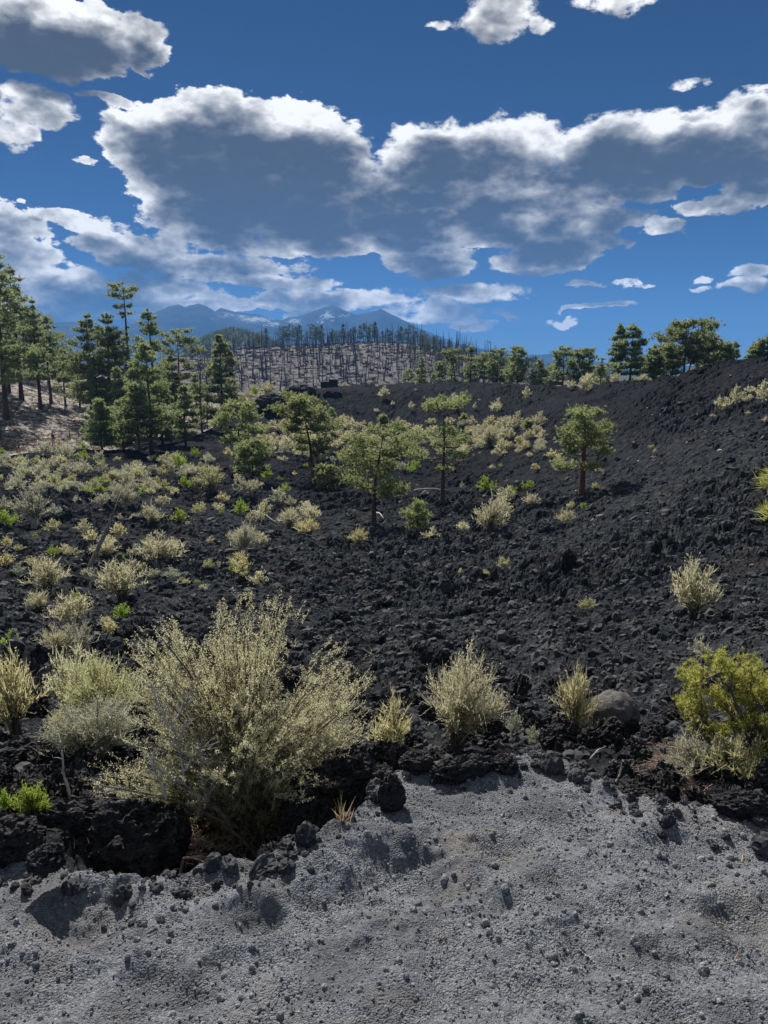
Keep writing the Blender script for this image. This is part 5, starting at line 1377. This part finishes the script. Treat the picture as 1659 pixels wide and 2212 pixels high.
sc = 1 / 1.823 / 3.318
def rf(x, y): return x * .1653, (1600 * .5485) + y * .1653
fence([(-14, 978, 122), rf(85, 545) + (124,), rf(245, 540) + (124,), rf(350, 525) + (126,), rf(512, 495) + (130,)], 'split-rail wooden fence of weathered posts on the sunlit near stretch', 0)
fence([rf(690, 430) + (146,), rf(805, 415) + (147,), rf(912, 405) + (148,), rf(1030, 400) + (149,), rf(1095, 395) + (150,)], 'split-rail wooden fence running on in the tree shade behind the walkers', 0)
mark('the split-rail fence', 60, 985); mark('the shaded far fence', 150, 950)


def crest_point(px, off):
    "the skyline of the lava along bearing px"
    a = pix_ae(px, 830)[0]; ds = np.linspace(80, 185, 400); z = base_z(np.full_like(ds, a), ds); k_ = int(np.argmax((z - EYE.z) / ds)); d = ds[k_] + off
    x, y = sin(a) * d, cos(a) * d; return Vector((x, y, float(ground_z(x, y)[0])))


def person(px, py, d, H, label, shirt, legs, hat=None, seed=0, facing=0.0, bag=False):
    p = Vector(gp(px, py)) if d is None else crest_point(px, .5) if d == 'crest' else at(px, py, d)
    o = thing('person', label, 'person', p, None, facing)
    bm_v = [(0, 0, .52), (0, 0, .60), (0, .005, .72), (0, 0, .82), (0, -.005, .87), (0, -.01, .93), (0, -.008, .985)]
    rad = [.075, .072, .082, .07, .032, .05, .036]
    ed = [(i, i + 1) for i in range(6)]
    for sgn in (-1, 1):
        b = len(bm_v); st = .05 * sgn * (1 if seed % 2 else -1)
        bm_v += [(.05 * sgn, 0, .48), (.055 * sgn, st * .6, .27), (.055 * sgn, st * 1.5, .04), (.058 * sgn, st * 1.5 - .05, .018)]; rad += [.058, .042, .028, .025]; ed += [(0, b), (b, b + 1), (b + 1, b + 2), (b + 2, b + 3)]
        b = len(bm_v); bm_v += [(.105 * sgn, 0, .80), (.135 * sgn, .01, .63), (.135 * sgn, -.03, .49), (.13 * sgn, -.04, .45)]; rad += [.04, .03, .022, .02]; ed += [(3, b), (b, b + 1), (b + 1, b + 2), (b + 2, b + 3)]
    me = bpy.data.meshes.new('body_cage'); me.from_pydata([Vector(v) * H for v in bm_v], ed, []); tmp = bpy.data.objects.new('body_cage', me); COL.objects.link(tmp)
    tmp.modifiers.new('skin', 'SKIN'); sv = me.skin_vertices[0].data
    for i, r_ in enumerate(rad): sv[i].radius = (r_ * H, r_ * H * (.72 if i < 4 else 1)); sv[i].use_root = i == 0
    ss = tmp.modifiers.new('sub', 'SUBSURF'); ss.levels = ss.render_levels = 2
    dg = bpy.context.evaluated_depsgraph_get(); bme = bpy.data.meshes.new_from_object(tmp.evaluated_get(dg)); bpy.data.objects.remove(tmp)
    bme.materials.clear()
    for m_ in ('skin', shirt, legs): bme.materials.append(M[m_])
    for poly in bme.polygons:
        c = poly.center / H; arm = abs(c.x) > .105 and c.z < .78
        poly.material_index = 0 if c.z > .86 or (arm and c.z < .66) or c.z < .22 else 1 if c.z > .52 or arm else 2; poly.use_smooth = True
    link('body', bme, o)
    v, f = lump(2, seed + 5, (.058 * H, .062 * H, .05 * H), .05); v[:, 2] = np.maximum(v[:, 2], -.012 * H); link('hair' if not hat else 'hat', mesh_np('hair', v + np.array([0, .008 * H, .965 * H]), f, M[hat or 'hair'], smooth=True), o)
    if bag: v, f = lump(2, seed + 9, (.085 * H, .05 * H, .11 * H), .06); link('backpack', mesh_np('backpack', v + np.array([0, -.085 * H, .72 * H]), f, M['navy_cloth'], smooth=True), o)
    return o


person(*rf(697, 505), None, 1.85, 'tall walker in dark blue shirt and tan trousers, seen from behind on the path', 'navy_cloth', 'khaki_cloth', None, 1, pi, True)
person(*rf(772, 498), None, 1.45, 'smaller walker with a pale hat and dusty pink clothes on the path', 'pink_cloth', 'pink_cloth', 'white_cloth', 2, pi)
person(*rf(832, 500), None, 1.7, 'walker in white shirt and dark trousers with dark cap on the path', 'white_cloth', 'navy_cloth', 'hair', 3, pi)
person(1247, 831, 'crest', 1.55, 'distant walker in dark clothes with a white hat among shrubs by the platform', 'navy_cloth', 'navy_cloth', 'white_cloth', 4, 0.4)
mark('the walkers', 128, 960)

pl = crest_point(1201, -1.2); wp = thing('wooden_platform', 'low dark wooden walkway side with plank face and posts, on the lava crest', 'platform', pl, None, .12)
for i in range(9):
    s = Soup(); s.box((-1.32 + i * .33, 0, .70), (.315, .05, .66 + .02 * (i % 3))); link('plank', s.mesh('plank', M['brownwood']), wp)
s = Soup(); s.box((0, -.02, 1.06), (3.0, .14, .06)); link('rail', s.mesh('rail', M['brownwood']), wp)
s = Soup(); s.box((0, .8, .42), (2.9, 1.5, .07)); link('deck', s.mesh('deck', M['brownwood']), wp)
for x in (-1.25, 0, 1.25):
    s = Soup(); s.box((x, .09, .2), (.14, .14, 1.6)); link('post', s.mesh('post', M['brownwood']), wp)
s = Soup(); s.tube([(-.9, -.1, -.45), (-.2, -.05, .38)], .05, 5); link('brace', s.mesh('brace', M['greywood']), wp)
mark('the wooden platform', 1201, 838)

write_labels()

# ---------------------------------------------------------------- air
def b_haze(g):
    v = g.new('ShaderNodeVolumePrincipled'); v.inputs['Color'].default_value = HAZE_COL; v.inputs['Density'].default_value = HAZE_DENSITY; v.inputs['Anisotropy'].default_value = .0
    return v.outputs[0]
HAZE_COL = (.15, .45, 1.0, 1); HAZE_DENSITY = 1.3e-4
hz = bpy.data.materials.new('haze'); hz.use_nodes = True; hz.node_tree.nodes.clear(); g = NT(hz.node_tree)
g.l.new(b_haze(g), g.new('ShaderNodeOutputMaterial').inputs['Volume'])
s = Soup(); s.box((0, 0, 262), (17200, 17200, 614)); link('haze', s.mesh('haze', hz), kind='stuff')
